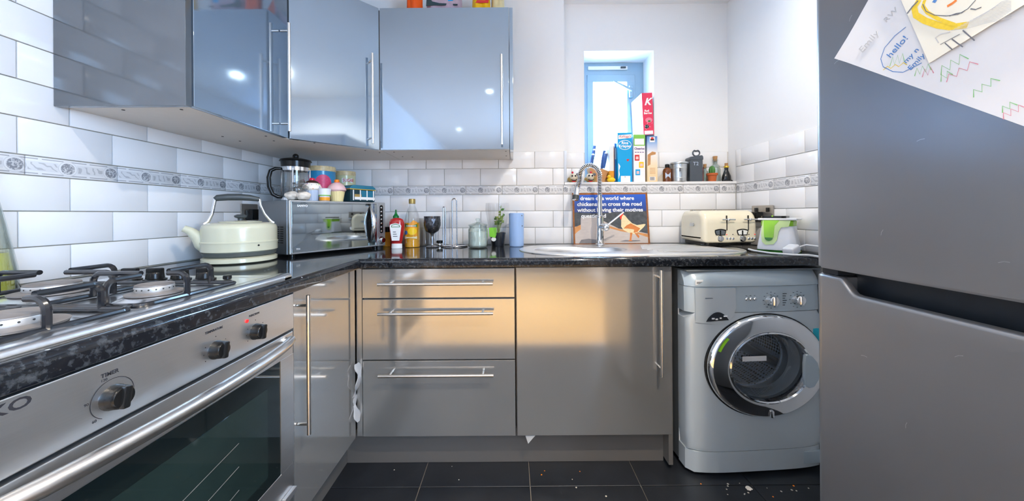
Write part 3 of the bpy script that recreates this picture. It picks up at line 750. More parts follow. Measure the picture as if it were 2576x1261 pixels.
# ---- on top of the microwave
p = onmw(745, .195)
t = thing('cafetiere', 'glass cafetiere with black lid and black handle on the microwave', 'cafetiere', p, 0)
rb = .060
obj('beaker', lathe([(0, .004), (rb - .004, .004), (rb - .002, .012), (rb - .002, .165), (rb, .165), (rb, .010), (rb - .003, .001), (0, .001)], 36), 'glass_clear', t)
fr = obj('frame', join(lathe([(rb, .150), (rb + .002, .150), (rb + .002, .170), (rb, .170), (rb, .150)], 36), lathe([(rb, .006), (rb + .002, .006), (rb + .002, .018), (rb, .018), (rb, .006)], 36),
     *[tube([((rb + .001) * math.cos(R(a)), (rb + .001) * math.sin(R(a)), .01), ((rb + .001) * math.cos(R(a)), (rb + .001) * math.sin(R(a)), .16)], .003, 6) for a in (-70, 20, 110, 200)]), 'chrome', t)
obj('plunger_rod', tube([(0, 0, .02), (0, 0, .20)], .0028, 8), 'steel_bar', t)
obj('plunger_disc', cyl(rb - .006, .012, .018, 28), 'steel_bar', t)
ld = obj('lid', lathe([(rb + .002, .168), (rb + .004, .196), (rb + .010, .198), (rb + .006, .206), (.030, .216), (0, .218)], 36), 'black_plastic', t)
obj('knob', ball(.014, (0, 0, .224), n=16), 'black_plastic', ld)
vd = Vector((p[0], p[1])).normalized(); pl2 = Vector((-vd.y, vd.x)); pl2 = pl2 if pl2.x < 0 else -pl2
def cp2(s, z): return (pl2.x * s, pl2.y * s, z)
obj('handle', tube([cp2(rb, .160), cp2(rb + .022, .160), cp2(rb + .042, .148), cp2(rb + .050, .115), cp2(rb + .048, .07), cp2(rb + .035, .035), cp2(rb + .014, .022), cp2(rb, .020)], [.006, .008, .009, .0095, .0095, .009, .008, .006], 12), 'black_plastic', t)
def round_tin(name, label, p, r, h, body, lidm):
    t = thing(name, label, 'tin', p, math.degrees(math.atan2(p[1], p[0])) - 90)
    obj('body', lathe([(0, .0005), (r * .97, .0005), (r * .98, .004), (r * .98, h * .88), (0, h * .88)], 40), body, t)
    obj('lid', lathe([(r * .98, h * .86), (r, h * .865), (r, h * .985), (r * .97, h), (0, h)], 40), lidm, t)
    return t
mat('lid_pattern', (.70, .55, .30), .35, var=.45, scale=70)
t = round_tin('blue_tin', 'round blue tin with a pink patterned roundel on the microwave', onmw(811, .222), .0665, .190, 'tin_blue', 'lid_pattern')
def curved(poly, r, z0, M=None):
    """bend a flat polygon (x, z) onto the front of a cylinder of radius r"""
    bm = NEW(); c = bm.verts.new((0, -r, z0)); cx = sum(x for x, y in poly) / len(poly); cy = sum(y for x, y in poly) / len(poly)
    c.co = (r * math.sin(cx / r), -r * math.cos(cx / r), z0 + cy); prev = [c] * len(poly)
    first = True
    for s in (.33, .66, 1.0):
        vs = [bm.verts.new((r * math.sin((cx + (x - cx) * s) / r), -r * math.cos((cx + (x - cx) * s) / r), z0 + cy + (y - cy) * s)) for x, y in poly]
        for i in range(len(poly)):
            j = (i + 1) % len(poly)
            if first: bm.faces.new((c, vs[i], vs[j]))
            else: bm.faces.new((prev[i], vs[i], vs[j], prev[j]))
        prev = vs; first = False
    bmesh.ops.recalc_face_normals(bm, faces=bm.faces)
    return fin(bm, M)
obj('roundel', curved(ell(.006, 0, .041, .046, 30), .0657, .098), 'pattern_pink', t)
t = round_tin('sugar_tin', 'round cream tin lettered in red behind the cupcake jars', onmw(870, .232), .054, .180, 'tin_cream', 'lid_pattern')
obj('label', curved(rrect(-.020, .040, -.014, .014, .006), .0535, .126), 'label_white', t)
def curved_text(s, size, m, parent, r, z, x0=0, bold=.0003, sx=1.0):
    o = text('lettering', s, size, m, parent, RX(0), bold=bold, sx=sx)
    for v in o.data.vertices:
        x, y, d = v.co; rr = r + d
        v.co = (rr * math.sin((x + x0) / r), -rr * math.cos((x + x0) / r), z + y)
    return o
curved_text('SUGAR', .024, 'red', t, .0540, .126, .016, sx=.8)
# cupcake jars
def cupcake(label, p, case, icing, top, s=1.0, choc=False, sprinkles=False):
    t = thing('cupcake_jar', label, 'jar', p)
    n = 40; bm = NEW(); rings = []
    for z, r in ((.0005, .027), (.030, .032), (.052, .036)):
        rings.append([bm.verts.new(((r + .0012 * (k % 2)) * s * math.cos(2 * PI * k / n), (r + .0012 * (k % 2)) * s * math.sin(2 * PI * k / n), z * s)) for k in range(n)])
    for a, b in ((0, 1), (1, 2)):
        for k in range(n): bm.faces.new((rings[a][k], rings[a][(k + 1) % n], rings[b][(k + 1) % n], rings[b][k]))
    bm.faces.new(rings[0][::-1]); bm.faces.new(rings[2])
    obj('case', bm, case, t, 20)
    bm = lathe([(0, .046 * s), (.036 * s, .050 * s), (.043 * s, .058 * s), (.041 * s, .070 * s), (.034 * s, .082 * s), (.022 * s, .092 * s), (.010 * s, .097 * s), (0, .098 * s)], 30)
    for v in bm.verts:
        a = math.atan2(v.co.y, v.co.x); f = 1 + .035 * math.sin(3 * a + v.co.z * 130); v.co.x *= f; v.co.y *= f
    ic = obj('icing', bm, icing, t)
    if choc: obj('chocolate_topping', lathe([(.030 * s, .086 * s), (.024 * s, .094 * s), (.010 * s, .101 * s), (0, .102 * s)], 24), 'chocolate', ic)
    if sprinkles:
        for k in range(26):
            a = random.uniform(0, 2 * PI); z = random.uniform(.056, .084) * s; r = (.043 if z < .07 * s else .036) * s
            obj('sprinkle', ball(.0022, (r * math.cos(a), r * math.sin(a), z), n=6), random.choice(['green_bright', 'pink', 'orange', 'blue_handle']), ic)
    else:
        sp = [(.012 * s * (1 - k / 60) * 2.6 * math.cos(k * .35) * 1.0, .012 * s * (1 - k / 60) * 2.6 * math.sin(k * .35), (.064 + .034 * k / 40) * s) for k in range(40)]
        sp = [((.041 - .030 * (k / 40) ** 1.3) * s * math.cos(k * .33), (.041 - .030 * (k / 40) ** 1.3) * s * math.sin(k * .33), (.066 + .031 * k / 40) * s) for k in range(40)]
        obj('swirl', tube(sp, .0028 * s, 6), 'pink', ic)
    obj('cherry', lathe([(0, .096 * s), (.011 * s, .097 * s), (.013 * s, .104 * s), (.010 * s, .111 * s), (0, .113 * s)], 18), top, t)
cupcake('blue cupcake-shaped jar with sprinkles, chocolate and red cherry top', onmw(786, .078), 'case_blue', 'icing_white', 'cherry', 1.0, True, True)
cupcake('yellow cupcake-shaped jar with pink swirl icing and orange top', onmw(848, .055), 'case_yellow', 'icing_pink', 'orange', 1.0)
t = thing('yoghurt_pot', 'small white pot with an orange band between the cupcake jars', 'pot', onmw(817, .032))
obj('cup', lathe([(0, .0005), (.021, .0005), (.0225, .022), (.0255, .024), (.028, .058), (.030, .060), (.028, .061), (0, .057)], 28), 'white_plastic', t)
obj('orange_band', lathe([(.0216, .002), (.0232, .002), (.0238, .018), (.0228, .018), (.0216, .002)], 28), 'label_orange', t)
obj('green_band', lathe([(.0255, .0245), (.0264, .0245), (.0268, .029), (.0256, .029), (.0255, .0245)], 28), 'cereal_green', t)
# teal tea tin
t = thing('tea_tin', 'rectangular teal tin with a domed lid at the microwave edge', 'tin', onmw(902, .055), MA + 1)
L2, D2 = .074, .040
obj('body', box(-L2, L2, -D2, D2, .0005, .070, .006), 'tin_dark', t)
ld = obj('lid', prism([(-L2 - .003, .066), (L2 + .003, .066), (L2 + .003, .075), (L2 * .8, .088), (-L2 * .8, .088), (-L2 - .003, .075)], -D2 - .003, D2 + .003, RX(90), .003), 'tin_teal', t)
obj('lid_rim', box(-L2 - .0035, L2 + .0035, -D2 - .0035, D2 + .0035, .064, .068, .001), 'gold', ld)
pc = obj('front_panel', box(-.012, L2 - .004, -D2 - .0006, -D2 + .001, .020, .060), 'tin_teal', t, 0)
for i in range(4): obj('printed_column', box(-.060 + i * .040, -.054 + i * .040, -D2 - .0010, -D2, .008, .062), 'label_white', t, 0)
obj('printed_band', box(-.050, L2 - .004, -D2 - .0011, -D2, .012, .026), 'label_white', t, 0)
obj('printed_gardens', box(-.050, -.010, -D2 - .0009, -D2, .026, .040), 'fig_mustard', t, 0)
# bag of bread rolls
def lumpy(r, c, sx, sy, sz, amp, n=26, seed=1, M=None):
    rnd = random.Random(seed); bm = NEW(); bmesh.ops.create_icosphere(bm, subdivisions=4, radius=1)
    ks = [(Vector((rnd.uniform(-1, 1), rnd.uniform(-1, 1), rnd.uniform(-1, 1))).normalized(), rnd.uniform(4, 9), rnd.uniform(0, 6)) for _ in range(7)]
    for v in bm.verts:
        d = v.co.normalized(); f = 1 + amp * sum(math.sin(k[1] * d.dot(k[0]) + k[2]) for k in ks) / 2
        v.co = Vector((d.x * r * sx * f + c[0], d.y * r * sy * f + c[1], d.z * r * sz * f + c[2]))
    mz = min(v.co.z for v in bm.verts)
    return fin(bm, M)
t = thing('bread_bag', 'crumpled clear bag of pale bread rolls on the microwave corner', 'bag', onmw(748, .060), 20)
obj('bread', join(lumpy(.030, (-.020, 0, .022), 1, .9, .70, .05, seed=3), lumpy(.030, (.028, -.008, .022), 1, .9, .68, .05, seed=5)), 'bag_cream', t)
obj('film', join(lumpy(.040, (.0, 0, .033), 1.1, .8, .72, .10, seed=9), tube([(.03, 0, .045), (.015, .0, .060), (-.010, .004, .072), (.03, .004, .080)], [.026, .020, .013, .020], 12)), 'film', t)

# ================================================================== BACK COUNTER
def onc(px, Y): return ((px - 1288) / FPX * Y, Y, ZT)
# ketchup
t = thing('ketchup_bottle', 'upside-down red ketchup bottle with white cap and shield label', 'bottle', onc(998, 1.875), 4)
def squash_lathe(prof, n, ky): return lathe(prof, n, None, 0, 360, 1, ky)
obj('body', squash_lathe([(0, .026), (.024, .026), (.030, .045), (.036, .080), (.041, .120), (.040, .145), (.033, .160), (.018, .168), (0, .169)], 32, .62), 'ketchup', t)
obj('cap', squash_lathe([(0, .0005), (.028, .0005), (.029, .004), (.028, .026), (.022, .028), (0, .028)], 28, .72), 'label_white', t)
lb = obj('label', prism([(-.020, .045), (.020, .045), (.031, .125), (.026, .134), (0, .140), (-.026, .134), (-.031, .125)], .0262, .0268, RX(90)), 'label_white', t)
obj('label_crest', prism([(-.024, .118), (.024, .118), (.021, .130), (0, .137), (-.021, .130)], .0268, .0271, RX(90)), 'sauce_green', lb)
obj('label_crest', prism([(-.020, .121), (.020, .121), (.018, .128), (0, .133), (-.018, .128)], .0271, .0274, RX(90)), 'label_white', lb)
for i in range(3): obj('label_print', box(-.014, .010 - i * .004, -.0272, -.0268, .066 + i * .012, .070 + i * .012), 'ink_grey', lb, 0)
# small green-nozzle sauce bottle behind
t = thing('sauce_bottle', 'small sauce bottle with a pointed green nozzle behind the ketchup', 'bottle', onc(996, 1.955))
obj('body', lathe([(0, .0005), (.030, .0005), (.032, .005), (.032, .140), (.024, .155), (.016, .160), (0, .160)], 28), 'ketchup', t)
obj('nozzle', lathe([(.017, .158), (.017, .178), (.010, .186), (.006, .195), (.004, .215), (0, .216)], 20), 'sauce_green', t)
t = thing('orange_jar', 'orange jar with dark lid tucked between microwave and ketchup', 'jar', onc(975, 2.005))
obj('body', lathe([(0, .0005), (.026, .0005), (.028, .005), (.028, .085), (0, .085)], 24), 'label_orange', t)
obj('lid', cyl(.027, .085, .115, 24, None, .003), 'black_plastic', t)
# squash bottle
t = thing('squash_bottle', 'clear bottle of orange squash with gold cap and printed label', 'bottle', onc(1037, 1.945))
r = .0435
obj('juice', lathe([(0, .002), (r - .003, .002), (r - .0015, .010), (r - .0015, .135), (r - .004, .140), (0, .140)], 36), 'squash', t)
obj('bottle', lathe([(0, .0005), (r - .002, .0005), (r, .008), (r, .150), (r - .006, .180), (.026, .215), (.0165, .235), (.0165, .252), (.0145, .252)], 36), 'glass_clear', t)
obj('cap', lathe([(0, .248), (.0175, .248), (.0185, .250), (.0185, .272), (.016, .276), (0, .276)], 28), 'cap_gold', t)
lb = obj('label', curved([(-.038, -.055), (.040, -.055), (.040, .045), (.018, .055), (-.010, .030), (-.038, .025)], r + .0006, .100), 'label_orange', t)
obj('label_band', curved([(-.030, -.008), (.040, -.008), (.040, .010), (-.030, .010)], r + .0010, .122), 'sauce_green', lb)
obj('label_fruit', curved(ell(.012, 0, .026, .020, 24), r + .0012, .092), 'duck_yellow', lb)
obj('label_band', curved([(-.038, -.009), (.040, -.009), (.040, .006), (-.038, .006)], r + .0010, .058), 'label_cream', lb)
obj('label_badge', curved(ell(-.026, 0, .011, .012, 20), r + .0013, .085), 'cereal_darkblue', lb)
curved_text('ROBINSONS', .0105, 'label_white', lb, r + .0014, .122, .006)
# glass jug behind goblet
t = thing('glass_jug', 'small clear glass jug behind the goblet', 'jug', onc(1068, 2.015))
obj('glass', lathe([(0, .001), (.030, .001), (.034, .006), (.034, .12), (.030, .150), (.033, .165), (.035, .165), (.032, .150), (.036, .12), (.036, .004), (.030, .0003), (0, .0003)], 30), 'glass_clear', t)
# goblet
t = thing('goblet', 'dark embossed pewter goblet standing on the back counter', 'goblet', onc(1087, 1.925))
bm = lathe([(0, .080), (.018, .082), (.027, .087), (.034, .092), (.039, .101), (.043, .112), (.045, .121), (.046, .130), (.0465, .140), (.046, .150), (.0455, .158), (.045, .165), (.046, .176), (.043, .176), (.042, .165), (.040, .12), (.02, .095), (0, .092)], 72)
for v in bm.verts:
    if v.co.z < .166:
        a = math.atan2(v.co.y, v.co.x); f = 1 + .035 * math.sin(8 * a + 30 * v.co.z) * math.sin(190 * v.co.z) + .02 * math.sin(17 * a) * math.sin(300 * v.co.z); v.co.x *= f; v.co.y *= f
obj('cup', bm, 'pewter', t)
obj('stem', lathe([(0, .010), (.010, .012), (.008, .030), (.011, .045), (.008, .058), (.009, .072), (.018, .084), (0, .086)], 24), 'pewter_smooth', t)
obj('foot', lathe([(0, .0005), (.034, .0005), (.036, .004), (.024, .010), (.010, .014), (0, .014)], 32), 'pewter_smooth', t)
t = thing('bottle_stopper', 'small black-topped steel stopper lying beside the goblet', 'stopper', onc(1106, 1.99))
obj('top', cyl(.020, .018, .034, 22, None, .004), 'black_plastic', t)
obj('stem', lathe([(0, .0005), (.013, .0005), (.015, .010), (.012, .018), (0, .018)], 20), 'chrome', t)
# kitchen roll holder
t = thing('kitchen_roll_holder', 'thin chrome wire kitchen roll holder, empty', 'holder', onc(1143, 1.96))
rr_ = .072
obj('base_ring', tube([(rr_ * math.cos(2 * PI * k / 36), rr_ * math.sin(2 * PI * k / 36), .005) for k in range(36)], .004, 8, True), 'pewter_smooth', t)
obj('base_spokes', join(tube([(-rr_, 0, .005), (rr_, 0, .005)], .003), tube([(0, -rr_, .005), (0, rr_, .005)], .003)), 'chrome', t)
obj('centre_loop', tube([(-.013, 0, .005), (-.013, 0, .262)] + [(.0135 * math.cos(R(180 - a)) - .0, 0, .262 + .015 * math.sin(R(a))) for a in (30, 60, 90, 120, 150)] + [(.0135, 0, .262), (.0135, 0, .005)], .0036, 8), 'pewter_smooth', t)
obj('side_loop', tube([(-rr_ + .006, 0, .005), (-rr_ + .006, 0, .222)] + [(-rr_ + .013 - .007 * math.cos(R(a)), 0, .222 + .008 * math.sin(R(a))) for a in (45, 90, 135)] + [(-rr_ + .020, 0, .222), (-rr_ + .020, 0, .005)], .0034, 8), 'pewter_smooth', t)
# sugar jar
t = thing('glass_jar', 'lidded clear glass jar of white sugar on the counter', 'jar', onc(1202, 1.90))
obj('jar', lathe([(0, .002), (.046, .002), (.052, .008), (.053, .020), (.053, .100), (.047, .112), (.047, .120), (.049, .120), (.049, .113), (.055, .101), (.055, .018), (.053, .004), (.046, .0005), (0, .0005)], 40), 'glass_green', t)
obj('sugar', lathe([(0, .010), (.046, .010), (.0505, .016), (.0505, .088), (.03, .091), (0, .090)], 36), 'label_white', t)
ld = obj('lid', lathe([(.052, .120), (.053, .124), (.052, .128), (.030, .136), (.010, .142), (.009, .140), (.030, .133), (.050, .122)], 40), 'glass_green', t)
obj('lid_knob', lathe([(.009, .140), (.008, .146), (.013, .152), (.013, .160), (.008, .163), (0, .163)], 20), 'glass_green', ld)
# potted herb in a sleeve
t = thing('potted_herb', 'supermarket herb in a black pot with lime label and clear sleeve', 'plant', onc(1252, 1.985))
obj('pot', lathe([(0, .0005), (.036, .0005), (.045, .070), (.047, .070), (.047, .078), (.044, .078), (.042, .068), (0, .066)], 28), 'pot_black', t)
obj('sleeve', lathe([(.040, .004), (.049, .060), (.058, .13), (.072, .21), (.070, .25)], 14, RZ(12), 40, 330), 'film', t)
obj('sleeve_label', prism([(-.052, .058), (-.020, .050), (-.010, .075), (-.012, .110), (-.055, .108)], .044, .0448, RX(90) @ RY(8)), 'label_lime', t)
obj('pot_badge', prism(ell(-.022, .042, .014, .012, 18), .0458, .0464, RX(90)), 'label_white', t)
for k in range(7):
    a = k * 2.4; pts = [(0, 0, .06), (.012 * math.cos(a) + .008, .010 * math.sin(a), .12), (.022 * math.cos(a) + .014, .014 * math.sin(a), .155 + .018 * (k % 3))]
    if k == 0: pts = [(.01, 0, .06), (.016, 0, .16), (.020, -.01, .235)]
    st = obj('stem', tube(pts, .0016, 6), 'herb_light', t)
    for q in range(5):
        f = .35 + .13 * q; b = Vector(pts[1]).lerp(Vector(pts[2]), (f - .3) / .7); an = q * 2.1 + k
        s_ = .024 if q < 4 else .018
        obj('leaf', prism([(0, -.002), (s_ * .5, -s_ * .42), (s_, -.0), (s_ * .5, s_ * .42), (0, .002)], 0, .0006, T(*b) @ RZ(math.degrees(an)) @ RY(-25) @ RX(50)), 'herb_green' if (q + k) % 2 else 'herb_light', st, 0)
# blue cylinder speaker
t = thing('blue_speaker', 'pale blue rounded cylinder speaker beside the sink', 'speaker', onc(1299, 1.945))
obj('body', lathe([(0, .0005), (.037, .0005), (.041, .006), (.0435, .185), (.040, .191), (0, .190)], 36), 'blue_speaker', t)
for z, x in ((.176, .033), (.118, .036)):
    obj('button', ball(.0032, (.043 * math.sin(x / .043), -.043 * math.cos(x / .043), z), n=10), 'handle_grey', t)
obj('top_ring', lathe([(.030, .190), (.038, .190), (.038, .1925), (.030, .1925), (.030, .190)], 30), 'white_plastic', t)

# ================================================================== SINK
t = thing('sink', 'inset stainless steel sink with oval bowl and ridged drainer', 'sink', (0, 0, ZT))
def stadium(x0, x1, y0, y1, n=14):
    r = (y1 - y0) / 2; cy = (y0 + y1) / 2
    return [(x1 - r + r * math.cos(R(a)), cy + r * math.sin(R(a))) for a in [-90 + 180 * k / n for k in range(n + 1)]] + \
           [(x0 + r + r * math.cos(R(a)), cy + r * math.sin(R(a))) for a in [90 + 180 * k / n for k in range(n + 1)]]
def loop_strip(loops):
    bm = NEW(); prev = None
    for lp in loops:
        vs = [bm.verts.new(p) for p in lp]
        if prev:
            n = len(vs)
            for i in range(n): bm.faces.new((prev[i], prev[(i + 1) % n], vs[(i + 1) % n], vs[i]))
        prev = vs
    return bm, prev
SX0, SX1, SY0, SY1 = .035, 1.155, 1.505, 1.985
def stad(off, z): return [(x, y, z) for x, y in stadium(SX0 + off, SX1 - off, SY0 + off, SY1 - off, 20)]
bcx, bcy, bra, brb = .345, 1.728, .232, .145
def bowl(ra, rb, z, n=42):   # ordered to match the stadium loop start (angle -90 going ccw)
    pts = []
    st = stad(0, 0)
    for x, y, _ in st:
        a = math.atan2((y - bcy) / brb, (x - bcx) / bra) if True else 0
        pts.append(a)
    # respread angles evenly keeping the order
    a0 = pts[0]; N = len(pts); out = []
    for k in range(N):
        a = pts[k]; out.append((bcx + ra * math.cos(a), bcy + rb * math.sin(a), z))
    return out
bm, prev = loop_strip([stad(0, .0006), stad(.002, .004), stad(.008, .006), stad(.018, .0035), bowl(bra + .012, brb + .012, .0035)])
bmesh.ops.recalc_face_normals(bm, faces=bm.faces)
for f in bm.faces:
    if f.normal.z < 0: f.normal_flip()
obj('rim', bm, 'sink_steel', t, 35)
ang = [2 * PI * k / 56 for k in range(56)]
def el(ra, rb, z): return [(bcx + ra * math.cos(a), bcy + rb * math.sin(a), z) for a in ang]
bm, prev = loop_strip([el(bra + .014, brb + .014, .0038), el(bra + .006, brb + .006, .0042), el(bra, brb, .001), el(bra - .006, brb - .006, -.02), el(bra - .02, brb - .02, -.12), el(bra - .06, brb - .05, -.145), el(.05, .04, -.15)])
bm.faces.new(prev)
bmesh.ops.recalc_face_normals(bm, faces=bm.faces); bmesh.ops.reverse_faces(bm, faces=bm.faces)
obj('bowl', bm, 'sink_steel', t, 50)
for i in range(9):
    y = 1.585 + i * .036; xa = .66 + .012 * abs(i - 4)
    obj('drainer_ridge', tube([(xa, y, .0025), (xa + .02, y, .0055), (1.04, y, .0055), (1.06, y, .0025)], .004, 6), 'sink_steel', t)
obj('drain', cyl(.035, -.1495, -.146, 24, T(bcx, bcy, 0)), 'chrome', t)
# tap
TX, TY = .502, 1.938
t = thing('spring_tap', 'chrome sink tap with arched spring hose and side lever', 'tap', (TX, TY, ZT + .005))
obj('body', lathe([(0, .0005), (.027, .0005), (.027, .006), (.0215, .010), (.0205, .155), (.022, .157), (.022, .165), (.0145, .168), (0, .168)], 30), 'chrome', t)
obj('riser', cyl(.0135, .165, .285, 24), 'chrome', t)
obj('valve', join(tube([(0, 0, .105), (.022, -.030, .103)], .020, 18), ball(.0215, (.024, -.032, .102), n=20)), 'chrome', t)
obj('lever', tube([(.026, -.036, .110), (.112, -.075, .188)], [.0055, .0045], 12), 'chrome', t)
arcp = []
RA = .058
for k in range(0, 61):
    f = k / 60
    if f < .22: p = (0, 0, .285 + .105 * f / .22)
    elif f < .72:
        a = R(180 * (f - .22) / .5); p = (-RA + RA * math.cos(a), -.02 * (f - .22) / .5, .390 + RA * math.sin(a) * 1.1)
    else:
        q = (f - .72) / .28; p = (-2 * RA - .012 * q - .01 * q * q, -.02 - .02 * q, .390 - .075 * q)
    arcp.append(Vector(p))
obj('hose', tube(arcp, .0085, 12), 'black_plastic', t)
sp = []; turns = 42; N = turns * 10
cum = [0]
for a, b in zip(arcp, arcp[1:]): cum.append(cum[-1] + (b - a).length)
def at(s):
    s = min(max(s, 0), cum[-1] - 1e-6)
    for i in range(len(cum) - 1):
        if cum[i + 1] >= s:
            f = (s - cum[i]) / (cum[i + 1] - cum[i]); return arcp[i].lerp(arcp[i + 1], f), (arcp[i + 1] - arcp[i]).normalized()
for k in range(N + 1):
    pos, d = at(cum[-1] * k / N); side = Vector((0, 1, 0)); side = (side - d * side.dot(d)).normalized(); bi = d.cross(side); a = 2 * PI * k / 10
    sp.append(pos + (side * math.cos(a) + bi * math.sin(a)) * .0125)
obj('spring', tube(sp, .0024, 6), 'chrome', t)
e0, e1 = arcp[-1], arcp[-1] + Vector((-.012, -.012, -.060))
hd = obj('spray_head', tube([e0 + Vector((.002, .002, .01)), e0.lerp(e1, .1), e0.lerp(e1, .5), e0.lerp(e1, .55), e1], [.0125, .015, .016, .0185, .017], 20), 'chrome', t)
obj('nozzle_grip', tube([e0.lerp(e1, .56), e0.lerp(e1, .97)], .0192, 20), 'handle_grey', hd)

# ================================================================== TIN SIGN
SW, SH = .458, .312
sg = thing('tin_sign', 'rusty-edged metal sign with a hen crossing a road and white lettering', 'sign', (.366, 2.022, ZT + .0005), 0, rot=(R(-7.2), 0, R(.6)))
obj('plate', box(0, SW, 0, .0015, 0, SH, .0004, 1), 'sign_rust', sg)
def sp_(poly, m, z, name='printed_picture', par=None):      # poly in sign units of x right 0..1, y up 0..1
    return obj(name, prism([(x * SW, y * SH) for x, y in poly], z * .0001, z * .0001 + .0001, RX(90)), m, par or sg, 0)
o_ = obj('printed_sky', prism([(.010, .150), (SW - .010, .150), (SW - .012, SH - .010), (.014, SH - .012)], .0001, .0002, T(0, 0, 0) @ RX(90)), 'sign_sky', sg, 0)
for v in o_.data.vertices: v.co.z -= .148
for v in o_.data.vertices: v.co = (v.co.x, v.co.z, -v.co.y)
o_.matrix_local = T(0, 0, .148) @ RX(90)
sp_([(.022, .02), (.975, .02), (.975, .55), (.022, .55)], 'sign_road', 1, 'printed_road')
sp_([(.022, .34), (.022, .62), (.30, .60), (.55, .62), (.975, .64), (.975, .20), (.80, .26), (.60, .30), (.44, .42), (.32, .52), (.16, .47), (.09, .36)], 'sign_hill', 2, 'printed_hill')
sp_([(.10, .36), (.105, .52), (.31, .535), (.31, .30), (.15, .25)], 'sign_road', 3, 'printed_road')
sp_([(.022, .20), (.022, .33), (.10, .38), (.10, .29), (.05, .24)], 'sign_earth', 3, 'printed_verge')
sp_([(.43, .33), (.43, .37), (.62, .29), (.80, .24), (.975, .19), (.975, .13), (.85, .19), (.62, .25)], 'sign_earth', 4, 'printed_verge')
sp_([(.07, .02), (.10, .09), (.20, .11), (.30, .09), (.31, .02)], 'sign_shade', 4, 'printed_shade')
sp_([(.60, .055), (.68, .08), (.86, .075), (.88, .06), (.75, .045)], 'sign_shade', 4, 'printed_shade')
hen = sp_([(.635, .55), (.66, .575), (.69, .55), (.73, .47), (.78, .40), (.84, .365), (.93, .385), (.955, .38), (.93, .33), (.90, .29), (.86, .24), (.80, .19), (.73, .215), (.66, .27), (.63, .34), (.635, .43)], 'hen_cream', 5, 'printed_hen')
sp_([(.70, .36), (.76, .40), (.82, .35), (.88, .30), (.84, .23), (.79, .22), (.80, .28), (.72, .30), (.66, .30)], 'hen_rust', 6, 'hen_wing', hen)
sp_([(.61, .545), (.625, .575), (.64, .60), (.67, .595), (.66, .56), (.645, .53), (.638, .47), (.622, .49), (.62, .525)], 'hen_red', 7, 'hen_comb', hen)
sp_([(.745, .22), (.775, .22), (.755, .08), (.775, .06), (.71, .06), (.735, .085)], 'hen_rust', 6, 'hen_leg', hen)
sp_([(.80, .22), (.83, .21), (.865, .155), (.855, .11), (.835, .14)], 'hen_rust', 6, 'hen_leg', hen)
for i, (s, x) in enumerate((('I dream of a world where', .030), ('chickens can cross the road', .028), ('without having their motives', .029), ('questioned', .050))):
    text('lettering', s, .0315, 'print_white', sg, T(x, -.0010, SH * (.890 - i * .1145)) @ FRONT, align='LEFT', bold=.0009, sx=(.390, .410, .412, .190)[i] / (.390, .410, .412, .190)[i])
TX_FIT = {}
for o in [c for c in sg.children if c.name.startswith('lettering')]:
    xs = [v.co.x for v in o.data.vertices]; a, b = min(xs), max(xs)
    i = len(TX_FIT); TX_FIT[i] = 1; W_ = (.344, .392, .398, .150)[i]
    for v in o.data.vertices: v.co.x = a + (v.co.x - a) * W_ / (b - a)

# ================================================================== TOASTER
tx0, tx1, ty0, ty1 = 1.003, 1.292, 1.782, 2.035
t = thing('toaster', 'cream four-slice toaster with chrome levers and dials on the drainer', 'toaster', ((tx0 + tx1) / 2, (ty0 + ty1) / 2, ZT + .0098))
hw, hd_ = (tx1 - tx0) / 2, (ty1 - ty0) / 2
prof = [(-hd_, .026), (-hd_, .120)] + [(-hd_ + .055 - .055 * math.cos(R(a)), .120 + .068 * math.sin(R(a))) for a in (20, 40, 60, 80, 90)] + [(hd_ - .055 + .055 * math.cos(R(a)), .120 + .068 * math.sin(R(a))) for a in (90, 70, 50, 30, 0)] + [(hd_, .026), (hd_ - .01, .016), (-hd_ + .01, .016)]
bm = prism(prof, -hw, hw, Matrix(((0, 0, 1, 0), (1, 0, 0, 0), (0, 1, 0, 0), (0, 0, 0, 1))))
ed = [e for e in bm.edges if all(abs(abs(v.co.x) - hw) < 1e-5 for v in e.verts) and abs(e.verts[0].co.x - e.verts[1].co.x) < 1e-5]
bmesh.ops.bevel(bm, geom=ed, offset=.028, segments=5, affect='EDGES', profile=.5)
obj('body', bm, 'cream_toaster', t, 50)
obj('base', prism(rrect(-hw + .02, hw - .02, -hd_ + .012, hd_ - .01, .02), .0006, .020), 'black_plastic', t)
for y in (-.040, .035):
    for x in (-.065, .065):
        obj('bread_slot', box(x - .055, x + .055, y - .012, y + .012, .186, .1886, .001), 'black_matt', t)
        obj('slot_rim', prism(rrect(x - .058, x + .058, y - .018, y + .018, .01), .1872, .1934 if y > 0 else .1882), 'socket_steel', t)
for x in (-.020, .105 - .012):
    obj('lever_slot', box(x - .0025, x + .0025, -hd_ - .0006, -hd_ + .004, .082, .160), 'black_matt', t)
    obj('lever', join(tube([(x - .034, -hd_ - .016, .139), (x + .034, -hd_ - .016, .139)], [.004, .004], 10), tube([(x, -hd_ + .002, .139), (x, -hd_ - .016, .139)], .0045, 10), ball(.0075, (x, -hd_ - .016, .139), n=12)), 'chrome', t)
